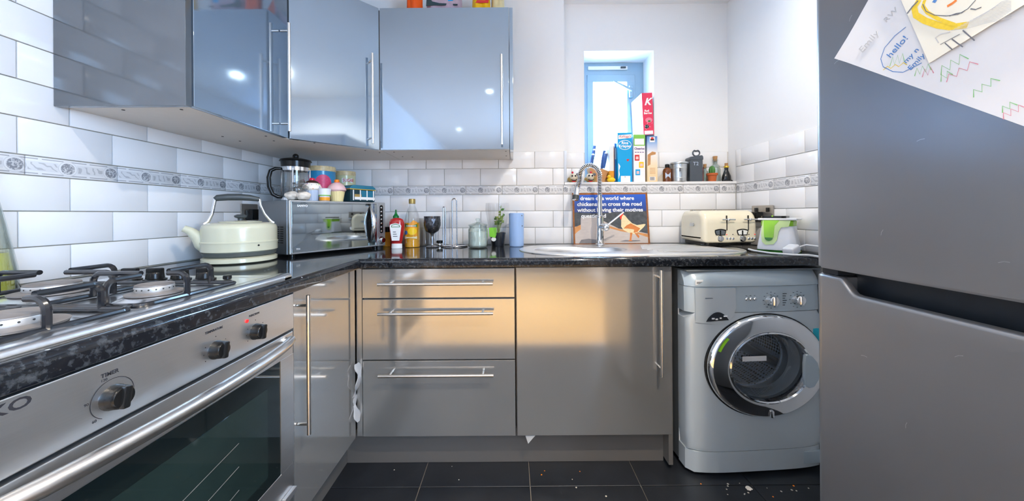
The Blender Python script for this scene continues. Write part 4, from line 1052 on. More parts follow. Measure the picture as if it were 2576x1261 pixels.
for x, gm in ((-.058, 'microwave_side'), (.058, 'label_white')):
    wn = obj('browning_window', prism([(-.030, .006)] + [(-.030 + .060 * k / 8, .018 + .006 * math.sin(PI * k / 8)) for k in range(9)] + [(.024, -.010), (-.024, -.010)], 0, .003, T(x + .004, -hd_ + .001, .066) @ FRONT), 'black_plastic', t)
    obj('window_card', prism([(-.025, .006)] + [(-.025 + .050 * k / 8, .013 + .005 * math.sin(PI * k / 8)) for k in range(9)] + [(.020, -.006), (-.020, -.006)], .003, .0034, T(x + .004, -hd_ + .001, .066) @ FRONT), gm, wn)
    obj('window_needle', box(x - .001, x + .006, -hd_ - .0032, -hd_ - .0022, .060, .082), 'black_plastic', wn, 0)
    obj('dial', lathe([(.0165, 0), (.0165, .003), (.014, .008), (.0125, .011), (0, .0115)], 24, T(x + .004, -hd_ + .001, .039) @ FRONT), 'chrome', t)
    for k in range(3): obj('button', lathe([(.0068, 0), (.0068, .003), (.005, .005), (0, .0055)], 16, T(x + .037 + k * .0165, -hd_ + .001, .039) @ FRONT), 'chrome', t)
    obj('indicator', ball(.0028, (x + .037, -hd_, .060), n=8), 'red_led' if x < 0 else 'ink', t)
    obj('indicator', ball(.0028, (x + .069, -hd_, .060), n=8), 'ink' if x < 0 else 'red_led', t)
obj('badge', prism([(-.020, -.009), (.016, -.009), (.022, 0), (.018, .010), (-.018, .010), (-.023, 0)], 0, .003, T(-hw - .0008, -.02, .110) @ Matrix(((0, 0, -1, 0), (-1, 0, 0, 0), (0, 1, 0, 0), (0, 0, 0, 1)))), 'galvanised', t)

# ================================================================== GREEN APPLIANCE, SOCKET, CABLES
t = thing('steamer_pot', 'white and lime green tapered kitchen appliance beside the toaster', 'appliance', (1.257, 1.600, ZT), -48)
def taper(w0, w1, d0, d1, z0, z1, r=.02):
    bm, prev = loop_strip([[(x * f0, y * f1, z) for x, y in rrect(-1, 1, -1, 1, .35)] for z, f0, f1 in ((z0, w0, d0), (z0 + .01, w0, d0), ((z0 + z1) / 2, (w0 + w1) / 2, (d0 + d1) / 2), (z1 - .006, w1, d1), (z1, w1 - .004, d1 - .004))])
    bm.faces.new(prev); bm.faces.new([v for v in bm.verts][:len(prev)][::-1]); bmesh.ops.recalc_face_normals(bm, faces=bm.faces); return bm
obj('foot', taper(.076, .076, .070, .070, .0005, .012), 'green_dark', t)
obj('body', taper(.075, .060, .069, .056, .012, .125), 'white_plastic', t)
obj('collar', taper(.060, .061, .056, .058, .122, .148), 'green_bright', t)
def slope(m): return T(0, -.0700, .012) @ RX(90 - 6.4) @ Matrix.Diagonal((.84, 1, 1, 1))
obj('front_surround', prism([(-.060, .136), (.062, .136), (.055, .108), (.022, .104), (.012, .085), (.005, .045), (-.010, .026), (-.045, .022), (-.062, .036), (-.066, .07)], 0, .003, slope(0)), 'green_pale', t)
obj('front_panel', prism([(-.056, .138), (.016, .138), (-.006, .112), (-.010, .060), (-.016, .050), (-.046, .050), (-.052, .060), (-.055, .11)], .003, .005, slope(0)), 'green_bright', t)
bd = obj('badge', prism(ell(-.031, .056, .018, .015, 18, 180, 360), .005, .006, slope(0)), 'green_dark', t)
obj('tray', box(-.070, .075, -.062, .070, .1485, .158, .003), 'white_plastic', t)
obj('black_lid', prism(rrect(-.060, .035, -.058, .050, .02), .158, .168), 'black_plastic', t)
obj('power_light', ball(.004, (-.014, -.056, .167), n=10), 'green_bright', t)
# white box / bread bin side behind: pale board against the wall
t = thing('wall_socket', 'double brushed steel wall socket above the green appliance', 'socket', (XR - .0078, 1.842, 1.086))
obj('plate', box(-.008, 0, -.080, .080, -.047, .047, .004), 'socket_steel', t)
for y in (-.045, .04): obj('switch', box(-.014, -.008, y - .010, y + .010, .012, .034, .002), 'black_plastic', t)
obj('plug', box(-.052, -.008, -.015, .060, -.042, .012, .006), 'black_plastic', t)
t = thing('plug_adaptor', 'white plug with loose lead lying before the green appliance', 'plug', (1.222, 1.482, ZT), 24)
obj('body', box(-.030, .030, -.022, .022, .002, .040, .008, 3, RY(-18)), 'white_plastic', t)
obj('pins', join(box(.026, .044, -.012, -.008, .010, .016), box(.026, .044, .008, .012, .010, .016), box(.026, .042, -.002, .002, .022, .028)), 'gold', t)
tag(obj('white_cable', tube([(1.268, 1.512, .930), (1.285, 1.512, .942), (1.30, 1.50, .950), (1.33, 1.45, .945), (1.352, 1.36, .90), (1.352, 1.33, .80), (1.352, 1.34, .70)], .0042, 8), 'cable_white'), 'white lead arching from the plug over the worktop end', 'cable')
tag(obj('white_cable', tube([(1.115, 1.60, .9225), (1.10, 1.54, .9215), (1.13, 1.485, .917), (1.19, 1.440, .9145), (1.245, 1.428, .9145), (1.285, 1.419, .908), (1.305, 1.413, .885), (1.32, 1.408, .84), (1.33, 1.404, .75)], .0042, 8), 'cable_white'), 'white lead lying along the worktop edge past the toaster', 'cable')
tag(obj('black_cable', tube([(1.165, 1.72, .914), (1.150, 1.64, .914), (1.160, 1.57, .914), (1.165, 1.52, .914), (1.172, 1.50, .914)], .0028, 6), 'black_plastic'), 'thin black lead coiled between toaster and green appliance', 'cable')

# ================================================================== WASHING MACHINE
WX, WY, WA = .728, 1.418, 3.6
wm = thing('washing_machine', 'silver-grey front-loading washing machine under the worktop', 'washing machine', (WX, WY, 0), WA)
WW, WDp, WH = .600, .53, .855
def bulge(x, z):                                          # front face bows out a little and rounds off at the sides
    u = (x / WW) * 2 - 1; return -.020 * (1 - abs(u) ** 4) + .022 * max(0, (abs(u) - .93) / .07) ** 2
def front_strip(z0, z1, nx=26, nz=6, lean=0.0, depth=.07, lz=None):
    bm = NEW(); g = []
    for j in range(nz + 1):
        z = z0 + (z1 - z0) * j / nz
        g.append([bm.verts.new((WW * i / nx, bulge(WW * i / nx, z) + (lean * ((z - z0) / (z1 - z0)) ** 2), z)) for i in range(nx + 1)])
    for j in range(nz):
        for i in range(nx): bm.faces.new((g[j][i], g[j][i + 1], g[j + 1][i + 1], g[j + 1][i]))
    bd = g[0][:] + [g[j][-1] for j in range(1, nz + 1)] + g[-1][::-1][1:] + [g[j][0] for j in range(nz - 1, 0, -1)]
    bk = [bm.verts.new((v.co.x, depth, v.co.z)) for v in bd]; n = len(bd)
    for i in range(n): bm.faces.new((bd[i], bk[i], bk[(i + 1) % n], bd[(i + 1) % n]))
    bmesh.ops.recalc_face_normals(bm, faces=bm.faces); return bm
obj('cabinet', join(box(.002, .016, .071, WDp, .02, .85), box(WW - .016, WW - .002, .071, WDp, .02, .85), box(.016, WW - .016, WDp - .012, WDp, .02, .85), box(.016, WW - .016, .071, WDp - .012, .02, .03)), 'washer_side', wm, 0)
obj('side_seam', box(.0005, .003, .066, .0705, .03, .80), 'trim_white', wm, 0)
obj('kick_plate', front_strip(.016, .1015), 'washer_grey', wm)
obj('filter_flap', box(WW - .105, WW - .012, -.0175, -.006, .032, .085, .003), 'washer_band', wm)
DCX, DCZ, RO, RI = .325, .458, .222, .158
def ring_front(z0, z1, r):
    """front panel with a round door opening"""
    bm = NEW(); n = 64; rings = []
    for s in (0, .02, .2, .4, .6, .75, .86, .93, .97, 1.0):
        ring = []
        for k in range(n):
            a = 2 * PI * (k + .5) / n; c, s_ = math.cos(a), math.sin(a)
            ts = []
            if c > 1e-6: ts.append((WW - DCX) / c)
            if c < -1e-6: ts.append((-DCX) / c)
            if s_ > 1e-6: ts.append((z1 - DCZ) / s_)
            if s_ < -1e-6: ts.append((z0 - DCZ) / s_)
            tt = r + (min(ts) - r) * s
            x, z = DCX + c * tt, DCZ + s_ * tt
            ring.append(bm.verts.new((x, bulge(x, z), z)))
        rings.append(ring)
    for A_, B_ in zip(rings, rings[1:]):
        for k in range(n): bm.faces.new((A_[k], A_[(k + 1) % n], B_[(k + 1) % n], B_[k]))
    bd = rings[-1]; bk = [bm.verts.new((v.co.x, .07, v.co.z)) for v in bd]
    for k in range(n): bm.faces.new((bd[k], bd[(k + 1) % n], bk[(k + 1) % n], bk[k]))
    bmesh.ops.recalc_face_normals(bm, faces=bm.faces)
    return bm
obj('front_panel', ring_front(.1035, .678, .182), 'washer_grey', wm)
fas = obj('fascia', front_strip(.680, .786, lean=.004), 'washer_band', wm)
tb = obj('top_band', front_strip(.788, .848, lean=.030), 'washer_band', wm)
obj('lid_top', box(.002, WW - .002, .004, WDp, .848, .8545, .002), 'washer_side', wm)
# detergent drawer front reaches below the fascia line
ddp = [(.030, .640), (.10, .634), (.16, .640), (.186, .665), (.198, .70), (.196, .782), (.030, .782)]
bm = prism(ddp, 0, .006, T(0, -.013, 0) @ RX(90))

def drape(bm, off):
    bmesh.ops.subdivide_edges(bm, edges=[e for e in bm.edges if e.calc_length() > .03], cuts=8, use_grid_fill=True)
    for v in bm.verts: v.co.y = bulge(v.co.x, v.co.z) - off + (v.co.y + .013) 
    return bm
drape(bm, -.003)
dd_ = obj('detergent_drawer', bm, 'washer_grey', wm)
pull = [(.068 + .0, .646)] + [(.068 + .098 * k / 12, .646 + .036 * math.sin(PI * k / 12) ** .8 + .004 * k / 12) for k in range(13)]
obj('drawer_pull', prism(pull, .0, .0010, T(0, -.0222, 0) @ RX(90)), 'fridge_dark', dd_, 0)
for x, z, w_ in ((.092, .655, .012), (.108, .652, .010), (.126, .656, .008), (.143, .664, .016)):
    obj('drawer_bit', box(x, x + w_, -.0240, -.0231, z, z + .006), 'label_white', dd_, 0)
obj('maker_mark', box(.068, .102, bulge(.085, .74) - .0040, bulge(.085, .74) - .0030, .740, .7425), 'ink_grey', dd_, 0)
def wy(x, z): return bulge(x, z)
for i, x in enumerate((.246, .264, .282)):
    obj('button', lathe([(.0072, 0), (.0072, .003), (.005, .005), (0, .005)], 18, T(x, wy(x, .73) - .0, .735) @ FRONT), 'chrome', fas)
    obj('button_mark', box(x - .005, x + .002, wy(x, .7) - .0006, wy(x, .7), .748, .7495), 'ink', fas, 0)
for x in (.352, .470):
    k = obj('dial', join(lathe([(.0245, 0), (.0245, .004), (.0215, .008), (.0205, .020), (.018, .023), (0, .023)], 30, T(x, wy(x, .73), .728) @ FRONT), box(-.0055, .0055, -.019, .019, .02, .030, .003, 2, T(x, wy(x, .73), .728) @ FRONT)), 'chrome', wm)
    for q in range(12):
        a = 2 * PI * q / 12
        obj('dial_mark', box(-.003, .003, -.0009, .0009, 0, .0006, M=T(x + .033 * math.cos(a), wy(x, .7) - .0002, .728 + .033 * math.sin(a)) @ FRONT), 'ink', fas, 0)
for q in range(6): obj('programme_mark', box(.404, .404 + .010 + .004 * (q % 3), wy(.41, .7) - .0008, wy(.41, .7) - .0001, .705 + q * .0095, .7075 + q * .0095), 'ink', fas, 0)
obj('barcode_label', box(.032, .066, -.0125, -.0110, .795, .816, M=T(0, .004, 0)), 'label_white', tb, 0)
for q in range(9): obj('barcode_bar', box(.038 + q * .0026, .0393 + q * .0026, -.0090, -.0084, .800, .808), 'ink', tb, 0)
# door
DY = -.022
md_ = T(DCX, DY, DCZ) @ FRONT @ Matrix.Diagonal((1.13, .935, 1, 1))
dn = obj('door', lathe([(RO + .004, -.010), (RO + .005, .004), (RO, .016), (RO - .012, .024), (RI + .010, .030), (RI, .028), (RI - .003, .010), (RI - .002, -.010)], 72, md_), 'chrome', wm)
obj('door_seal', lathe([(RO + .0045, -.012), (RO + .009, -.010), (RO + .009, .000), (RO + .0045, .002), (RO + .0045, -.012)], 72, md_), 'black_plastic', dn)
obj('glass_rim', lathe([(RI - .001, .004), (RI - .001, .030), (RI - .006, .033), (RI - .010, .028), (RI - .008, .004), (RI - .001, .004)], 64, md_), 'chrome', dn)
obj('door_glass', lathe([(RI - .008, .018), (RI - .016, .004), (RI - .030, -.045), (RI - .060, -.062), (0, -.066)], 56, md_), 'glass_washer', dn)
obj('door_handle', prism([(-.022, -.062), (-.006, -.072), (.016, -.066), (.036, -.036), (.040, -.004), (.030, .034), (.008, .060), (-.012, .068), (-.022, .064), (-.026, .03), (-.026, -.03)], .026, .042, T(DCX + RI + .002, DY, DCZ - .012) @ FRONT, .005), 'washer_band', dn)
obj('door_catch', box(DCX - .006, DCX + .010, DY - .034, DY - .020, DCZ - RO * .935 + .004, DCZ - RO * .935 + .034, .005), 'chrome', dn)
obj('energy_strip', ribbon([((RO - .014) * math.cos(R(a)), (RO - .014) * math.sin(R(a))) for a in range(140, 160, 3)], .010, 0, .0268, md_), 'green_bright', dn)
obj('gasket', lathe([(RI + .012, -.020), (RI - .004, -.022), (RI - .022, -.060), (RI - .010, -.100), (RI - .02, -.105)], 56, md_), 'drum_rubber', wm)
dr_ = obj('drum', lathe([(RI - .02, -.100), (.215, -.108), (.222, -.13), (.222, -.38), (.20, -.395), (0, -.395)], 56, md_), 'drum_holes', wm)
for a in (100, 220, 340):
    c, s_ = math.cos(R(a)), math.sin(R(a))
    obj('drum_paddle', tube([(DCX + .20 * c, DY + .13, DCZ + .20 * s_), (DCX + .19 * c, DY + .37, DCZ + .19 * s_)], [.022, .026], 10), 'drum_steel', dr_)
obj('drum_label', box(DCX - .055, DCX + .055, DY + .060, DY + .0605, DCZ - .010, DCZ + .012, M=None), 'label_white', dn, 0)
obj('blue_sticker', box(.545, .575, bulge(.56, .5) - .002, bulge(.56, .5) + .001, .545, .60), 'teal_sticker', wm, 0)
for x, y in ((.05, .09), (.55, .09), (.05, .48), (.55, .48)): obj('foot', cyl(.02, .0005, .022, 14, T(x, y, 0)), 'black_plastic', wm)

# ================================================================== FRIDGE FREEZER
FX, FY0, FY1 = .720, .215, .812
fr = thing('fridge_freezer', 'tall silver fridge freezer with drawings stuck on its upper door', 'fridge', (0, 0, 0))
obj('cabinet', box(FX + .062, 1.355, FY0 + .004, FY1 - .004, .012, 1.85, .006), 'fridge_silver', fr)
def dprof(z0, z1):
    """door slab: front face at FX with rounded vertical edges, slight crown"""
    y0, y1, r = FY0, FY1, .022; out = [(FX + .058, y0), (FX + .058, y1)]
    out += [(FX + r - r * math.sin(R(a)), y1 - r + r * math.cos(R(a))) for a in (0, 15, 30, 45, 60, 75, 90)]
    out += [(FX - .004 * math.sin(PI * k / 8), y1 - r + (y0 + 2 * r - y1) * k / 8) for k in range(1, 8)]
    out += [(FX + r - r * math.cos(R(a)), y0 + r - r * math.sin(R(a))) for a in (0, 15, 30, 45, 60, 75, 90)]
    return prism(out, z0, z1)
bm = dprof(.966, 1.848)
bmesh.ops.bevel(bm, geom=[e for e in bm.edges if abs(e.verts[0].co.z - .966) < 1e-5 and abs(e.verts[1].co.z - .966) < 1e-5], offset=.004, segments=2, affect='EDGES')
up = obj('fridge_door', bm, 'fridge_silver', fr, 25)
for y, z, ry, rz in ((.765, 1.44, .006, .020), (.742, 1.475, .010, .035), (.735, 1.53, .008, .03)):
    pass
# lower door: solid up to the grip, far corner block rises to full height, scooped grip recess
ZS = .920
obj('freezer_door', dprof(.05, ZS - .03), 'fridge_silver', fr, 25)
low = bpy.data.objects['freezer_door']
# lip with the scoop: grid in (y, t) from the face up, top edge curls back into the recess
bm = NEW(); ny = 60; rows = []
def dip(y):                                                # height of the top edge along the door
    f = min(1, max(0, (FY1 - .062 - y) / .038)); f = f * f * (3 - 2 * f); return .952 - f * (.952 - .921)
def face_x(y):
    r = .022
    if y > FY1 - r: d = y - (FY1 - r); return FX + r - math.sqrt(max(0, r * r - d * d))
    return FX - .004 * math.sin(PI * min(1, max(0, (FY1 - r - y) / (FY1 - FY0 - 2 * r))))
for i in range(ny + 1):
    y = FY1 - (FY1 - FY0) * (i / ny) ** 1.6; top = dip(y); x = face_x(y); k = 1 if y > FY1 - .06 else 1
    rows.append([bm.verts.new(p) for p in ((x, y, ZS - .0302), (x, y, top - .008), (x + .002, y, top - .003), (x + .007, y, top), (max(x + .012, FX + .014), y, top), (FX + .016, y, top - .004), (FX + .018, y, ZS - .0302))])
for a, b in zip(rows, rows[1:]):
    for k in range(6): bm.faces.new((a[k], a[k + 1], b[k + 1], b[k]))
bmesh.ops.recalc_face_normals(bm, faces=bm.faces)
obj('grip_lip', bm, 'fridge_silver', low, 60)
obj('grip_block', box(FX + .004, FX + .058, FY1 - .058, FY1 - .006, ZS - .03, .951, .004), 'fridge_silver', low)
obj('grip_recess', box(FX + .046, FX + .058, FY0 + .002, FY1 - .058, ZS - .03, .9655), 'fridge_dark', low, 0)
obj('door_gasket', box(FX + .0585, FX + .0615, FY0 + .01, FY1 - .01, .06, 1.84), 'fridge_dark', fr, 0)
obj('hinge', box(FX + .010, FX + .05, FY1 - .05, FY1 - .012, .9525, .9655, .002), 'fridge_dark', fr)
for y, z, a in ((.755, 1.425, 20), (.72, 1.50, 60), (.60, 1.22, 10), (.70, .80, 5), (.62, .70, 80), (.55, .86, 30), (.66, 1.05, 70), (.50, 1.02, 10)):
    obj('scratch', ribbon([(0, 0), (.006, .0012), (.012, .0)], .0009, M=T(face_x(y) - .0001, y, z) @ Matrix(((0, 0, -1, 0), (-1, 0, 0, 0), (0, 1, 0, 0), (0, 0, 0, 1))) @ RZ(a)), 'trim_metal', up if z > .96 else low, 0)
# ---- drawings: paper frames in the door plane; local x to the viewer's right (-Y), y up, z outwards (-X)
def paper_frame(y, z, a, out): return T(FX - out, y, z) @ Matrix(((0, 0, -1, 0), (-1, 0, 0, 0), (0, 1, 0, 0), (0, 0, 0, 1))) @ RZ(a)
def sheet(w, h, curl):
    bm = NEW(); n = 14; g = []
    for j in range(n + 1):
        g.append([bm.verts.new((w * i / n, h * j / n, curl(i / n, j / n))) for i in range(n + 1)])
    for j in range(n):
        for i in range(n): bm.faces.new((g[j][i], g[j][i + 1], g[j + 1][i + 1], g[j + 1][i]))
    bmesh.ops.recalc_face_normals(bm, faces=bm.faces); solidify(bm, .0003); return bm
PA = -38.8
M1 = paper_frame(.747, 1.434, PA, .0048)
pw = tag(obj('crayon_drawing', sheet(.42, .30, lambda u, v: .0035 * (1 - min(1, 12 * u)) ** 2 * (1 - min(1, 6 * v))), 'paper_white'), 'large white paper of crayon scribbles taped to the fridge door, partly covered', 'drawing')
pw.matrix_world = M1
HI = .0012
def stroke(par, pts, wd, m, name='crayon_mark', z=HI):
    return obj(name, ribbon(pts, wd, 0, z), m, par, 0)
def zig(x, y, w, h, n, a):
    out = []
    for k in range(n * 2 + 1):
        u = (k / (n * 2) - .5) * w; v = (h / 2 if k % 2 else -h / 2); out.append((x + u * math.cos(a) - v * math.sin(a), y + u * math.sin(a) + v * math.cos(a)))
    return out
# positions on the white sheet are given in its own (x, y)
def onp(px, py, M):
    hz = 538 - .007 * (px - 1288); Y = FX * FPX / (px - 1288); z = CAMZ + (hz - py) * Y / FPX
    v = M.inverted() @ Vector((FX - .005, Y, z)); return v.x, v.y
def txt_on(par, M, s, px, py, size, m, rot):
    x, y = onp(px, py, M); text('handwriting', s, size, m, par, T(x, y, HI) @ RZ(rot), depth=.0003)
txt_on(pw, M1, 'Emily', 2196, 105, .019, 'crayon_grey', 74)
txt_on(pw, M1, 'RW', 2252, 38, .015, 'crayon_grey', 70)
txt_on(pw, M1, 'hello!', 2268, 118, .017, 'crayon_blue', 76)
txt_on(pw, M1, 'my n', 2303, 140, .013, 'crayon_blue', 76)
txt_on(pw, M1, 'Emily', 2316, 156, .013, 'crayon_blue', 76)
def path_on(pts, M): return [onp(a, b, M) for a, b in pts]
stroke(pw, path_on([(2290, 68), (2262, 90), (2236, 120), (2226, 148), (2232, 168), (2256, 180), (2282, 182), (2306, 170), (2330, 158)], M1), .0012, 'crayon_blue')
for a, b, w_, h_, n_, an, c_ in ((2268, 150, .03, .018, 3, .6, 'crayon_green'), (2262, 166, .05, .006, 3, .5, 'crayon_yellow'), (2332, 175, .03, .014, 3, .7, 'crayon_green'), (2345, 180, .02, .014, 2, .7, 'crayon_pink'),
                                 (2408, 160, .045, .016, 3, 1.0, 'crayon_green'), (2428, 178, .05, .012, 3, 1.0, 'crayon_pink'), (2390, 190, .02, .012, 2, 1.0, 'crayon_green'), (2488, 218, .040, .012, 3, 1.15, 'crayon_green'), (2560, 280, .03, .010, 3, 1.1, 'crayon_pink'), (2548, 268, .02, .010, 2, 1.1, 'crayon_green')):
    x, y = onp(a, b, M1); stroke(pw, zig(x, y, w_ * .8, h_ * .9, n_, an), .0012, c_)
M2 = paper_frame(.577, 1.348, 17, .0092)
pc_ = tag(obj('portrait_drawing', sheet(.21, .297, lambda u, v: .002 * (1 - min(1, 12 * v)) ** 2 * u), 'paper_cream'), 'cream paper with a childs pencil portrait with yellow hair, on the fridge', 'drawing')
pc_.matrix_world = M2
HI = .0010
def st2(pts, wd, m, z=HI): return stroke(pc_, path_on(pts, M2), wd, m, 'pencil_mark', z)
st2([(2330, 0), (2318, 20), (2322, 38), (2345, 52), (2380, 64), (2410, 68), (2455, 62)], .009, 'crayon_yellow')
st2([(2345, 0), (2340, 15), (2352, 32), (2380, 48), (2420, 62)], .005, 'crayon_yellow', HI + .0001)
st2([(2340, 10), (2348, 28), (2370, 38), (2400, 40), (2430, 36), (2455, 22), (2475, 0)], .0012, 'pencil', HI + .0002)
st2([(2300, 34), (2314, 16), (2328, 2)], .0025, 'pencil', HI + .0002)
st2([(2402, 16), (2416, 8), (2426, 0)], .004, 'crayon_orange')
st2([(2366, 2), (2374, 4)], .004, 'crayon_blue')
for k in range(14):
    st2([(2412 + k * 8, 76 - k * 4), (2450 + k * 7, 72 - k * 5.2), (2500 + k * 5, 58 - k * 4.6), (2566, 44 - k * 3.4)], .0007, 'crayon_grey', HI + .0001 + k * .00001)
st2([(2408, 40), (2425, 34), (2440, 32), (2448, 26)], .0016, 'pencil', HI + .0003)
st2([(2462, 22), (2475, 24), (2490, 18)], .0016, 'pencil', HI + .0003)
st2([(2380, 108), (2372, 95), (2384, 86), (2410, 80)], .0014, 'crayon_grey', HI + .0003)
st2([(2384, 112), (2434, 86)], .0010, 'pencil', HI + .0003)
st2([(2396, 108), (2415, 125)], .0014, 'pencil', HI + .0003)
st2([(2414, 98), (2430, 110), (2442, 118)], .0016, 'pencil', HI + .0003)
st2([(2442, 76), (2458, 90), (2472, 102)], .0016, 'pencil', HI + .0003)

# ================================================================== LEDGE ITEMS
ZL = 1.2862
def onl(px, Y): return ((px - 1288) / FPX * Y, Y, ZL)
def figure(label, p, hat):
    t = thing('ceramic_figure', label, 'figurine', p)
    obj('body', lumpy(.030, (0, .004, .024), 1.25, .7, .76, .05, seed=int(p[0] * 999)), 'fig_mustard', t)
    hd = obj('head', lumpy(.024, (-.004, -.006, .036), 1.0, .85, .95, .03, seed=4), 'fig_cream', t)
    obj('nose', ball(.007, (-.004 + hat, -.012, .064), n=12), 'cherry', hd)
    obj('smile', tube([(-.020, -.026, .020), (-.010, -.030, .014), (.004, -.030, .014), (.014, -.026, .020)], .003, 8), 'ink', hd)
    obj('mouth', ball(.010, (-.004, -.022, .009), sx=1.3, sy=.6, sz=.6, n=12), 'red', hd)
    for x in (-.014, .006): obj('eye_patch', ball(.006, (x, -.026, .042), sy=.5, n=10), 'ink', hd)
    obj('ear', ball(.010, (.024, .0, .052), sx=1.1, sy=.6, n=12), 'ink_grey', hd)
figure('brown and cream ceramic clown figure at the ledge end by the metal trim', onl(1444, 2.118), -.006)
figure('brown and cream ceramic clown figure beside the knife block', onl(1486, 2.115), .004)
# knife block
t = thing('knife_block', 'slanted wooden knife block with blue-handled knives on the window ledge', 'knife block', onl(1507, 2.20))
KM = RY(18)
obj('block', prism([(-.040, .0005), (.022, .0005), (.052, .078), (.020, .092), (-.058, .108), (-.070, .100)], -.040, .040, RX(90), .003), 'wood_block', t)
kn = [(-.060, -.024, 0), (.020, -.026, 1), (-.052, .0, 2), (.014, .0, 3), (-.048, .024, 4)]
for x, y, i in kn:
    b = Vector((x + .004, y, .106 if x < 0 else .094)); d = Vector((.17, 0, 1)).normalized(); up_ = [.085, .105, .120, .128, .155][i]
    k = thing('kitchen_knife', 'blue-handled knife slotted in the wooden block', 'knife', tuple(Vector(t.location) + b), 0, 'knives in the wooden block')
    obj('handle', tube([d * .004, d * .02, d * (up_ * .6), d * (up_ - .012), d * up_], [.007, .0095, .011, .0095, .006], 12, M=T(0, 0, 0)), 'blue_handle', k)
    obj('end_cap', ball(.0095, d * (up_ - .004), sz=.8, n=12), 'white_plastic', k)
# books
def book(name, label, px0, px1, Y0, Y1, h, m, spine=None, cat='book', lean=0):
    x0 = (px0 - 1288) / FPX * Y0; x1 = (px1 - 1288) / FPX * Y0
    t = thing(name, label, cat, ((x0 + x1) / 2, (Y0 + Y1) / 2, ZL)); w_ = (x1 - x0) / 2; d_ = (Y1 - Y0) / 2
    obj('cover', box(-w_, w_, -d_, d_, .0005, h, .001), m, t)
    return t, w_, d_
t, w_, d_ = book('recipe_book', 'grey and orange spined book beside the rubber duck', 1534, 1546, 2.128, 2.30, .232, 'label_white')
obj('orange_base', box(-w_ - .0004, w_ + .0004, -d_ - .0004, d_, .001, .075), 'label_orange', t, 0)
obj('red_edge', box(w_ - .003, w_ + .0006, -d_ - .0006, d_, .001, .231), 'sign_rust', t, 0)
t, w_, d_ = book('recipe_book', 'slim blue spined book with a silver title next to the blue cereal box', 1547, 1551, 2.14, 2.30, .250, 'cereal_darkblue')
obj('title', box(-w_ * .5, w_ * .5, -d_ - .0004, -d_, .15, .22), 'galvanised', t, 0)
t = thing('rubber_duck', 'small yellow rubber duck before the books on the window ledge', 'duck', onl(1537, 2.092))
obj('body', lumpy(.022, (.003, 0, .016), 1.15, .75, .70, .02, seed=2), 'duck_yellow', t)
h_ = obj('head', ball(.0115, (-.011, -.003, .034), n=16), 'duck_yellow', t)
obj('beak', ball(.006, (-.023, -.004, .033), sx=1.1, sz=.5, n=10), 'orange', h_)
for y in (-.012,): obj('eye', ball(.0018, (-.014, y, .038), n=8), 'ink', h_)
def cereal(label, px0, px1, Y0, dep, h, m, z=0, rz=0, ry=0):
    x0 = (px0 - 1288) / FPX * Y0; x1 = (px1 - 1288) / FPX * Y0
    t = thing('cereal_box', label, 'box', ((x0 + x1) / 2, Y0 + dep / 2, ZL + z), 0, rot=(0, R(ry), R(rz)))
    w_, d_ = (x1 - x0) / 2, dep / 2
    obj('carton', box(-w_, w_, -d_, d_, .0005, h, .0012, 1), m, t)
    return t, w_, d_
def flat(t, d_, poly, m, lay=1, name='printed_panel'): return obj(name, prism(poly, d_, d_ + .0004 * lay, RX(90)), m, t, 0)
t, w_, d_ = cereal('tall bright blue cereal box with a white oval logo on the window ledge', 1555, 1591, 2.10, .19, .308, 'cereal_blue')
flat(t, d_, [(-w_ + .004, .268), (w_ - .004, .275), (w_ - .002, .298), (-w_ + .004, .292)], 'cereal_white')
text('lettering', "Kellogg's", .020, 'cherry', t, T(0, -d_ - .0008, .284) @ FRONT, shear=.3)
flat(t, d_, ell(0, .232, w_ * .92, .030, 30), 'cereal_white'); flat(t, d_, ell(0, .232, w_ * .86, .0265, 30), 'cereal_blue', 2)
text('lettering', 'Rice', .024, 'print_white', t, T(0, -d_ - .0010, .244) @ FRONT, bold=.0006)
text('lettering', 'Krispies', .023, 'print_white', t, T(0, -d_ - .0010, .224) @ FRONT, bold=.0006)
flat(t, d_, [(-w_ + .018, .002), (w_ - .012, .002), (w_ - .012, .040), (-w_ + .018, .040)], 'cereal_white')
obj('printed_dot', cyl(.0025, 0, .0006, 10, T(0, -d_ - .0004, .034) @ FRONT), 'ink', t)
flat(t, d_, [(.018, .128), (.027, .140), (.024, .146), (.018, .142), (.012, .146), (.009, .140)], 'red', 1, 'printed_heart')
flat(t, d_, [(-w_ + .004, .02), (-w_ + .012, .05), (-w_ + .008, .075), (-w_ + .016, .10), (-w_ + .004, .12)], 'cereal_white', 1, 'printed_splash')
t, w_, d_ = cereal('white cereal box with a green top panel and small packet pictures', 1595, 1624, 2.10, .19, .296, 'cereal_white')
flat(t, d_, [(-w_, .226), (w_, .226), (w_, .296), (-w_, .296)], 'cereal_green')
flat(t, d_, [(-w_ + .006, .232), (w_ - .006, .232), (w_ - .006, .270), (-w_ + .006, .270)], 'cereal_white', 2)
text('lettering', 'Cheerios', .0185, 'purple_ink', t, T(0, -d_ - .0006, .208) @ FRONT, bold=.0005, sx=.9)
for q in range(4): flat(t, d_, [(-.028 + q * .015, .184), (-.017 + q * .015, .184), (-.017 + q * .015, .188), (-.028 + q * .015, .188)], 'purple_ink')
for x, z, m in ((-.014, .152, 'red'), (.012, .108, 'duck_yellow'), (-.010, .062, 'cereal_blue')):
    flat(t, d_, [(x - .015, z - .018), (x + .014, z - .018), (x + .014, z + .018), (x - .015, z + .018)], m)
    flat(t, d_, [(x - .009, z - .010), (x + .009, z - .010), (x + .008, z + .008), (x - .008, z + .008)], 'icing_pink', 2)
t, w_, d_ = cereal('blue to beige oat cereal box at the end of the cereal boxes', 1629, 1655, 2.10, .18, .285, 'oat_print')
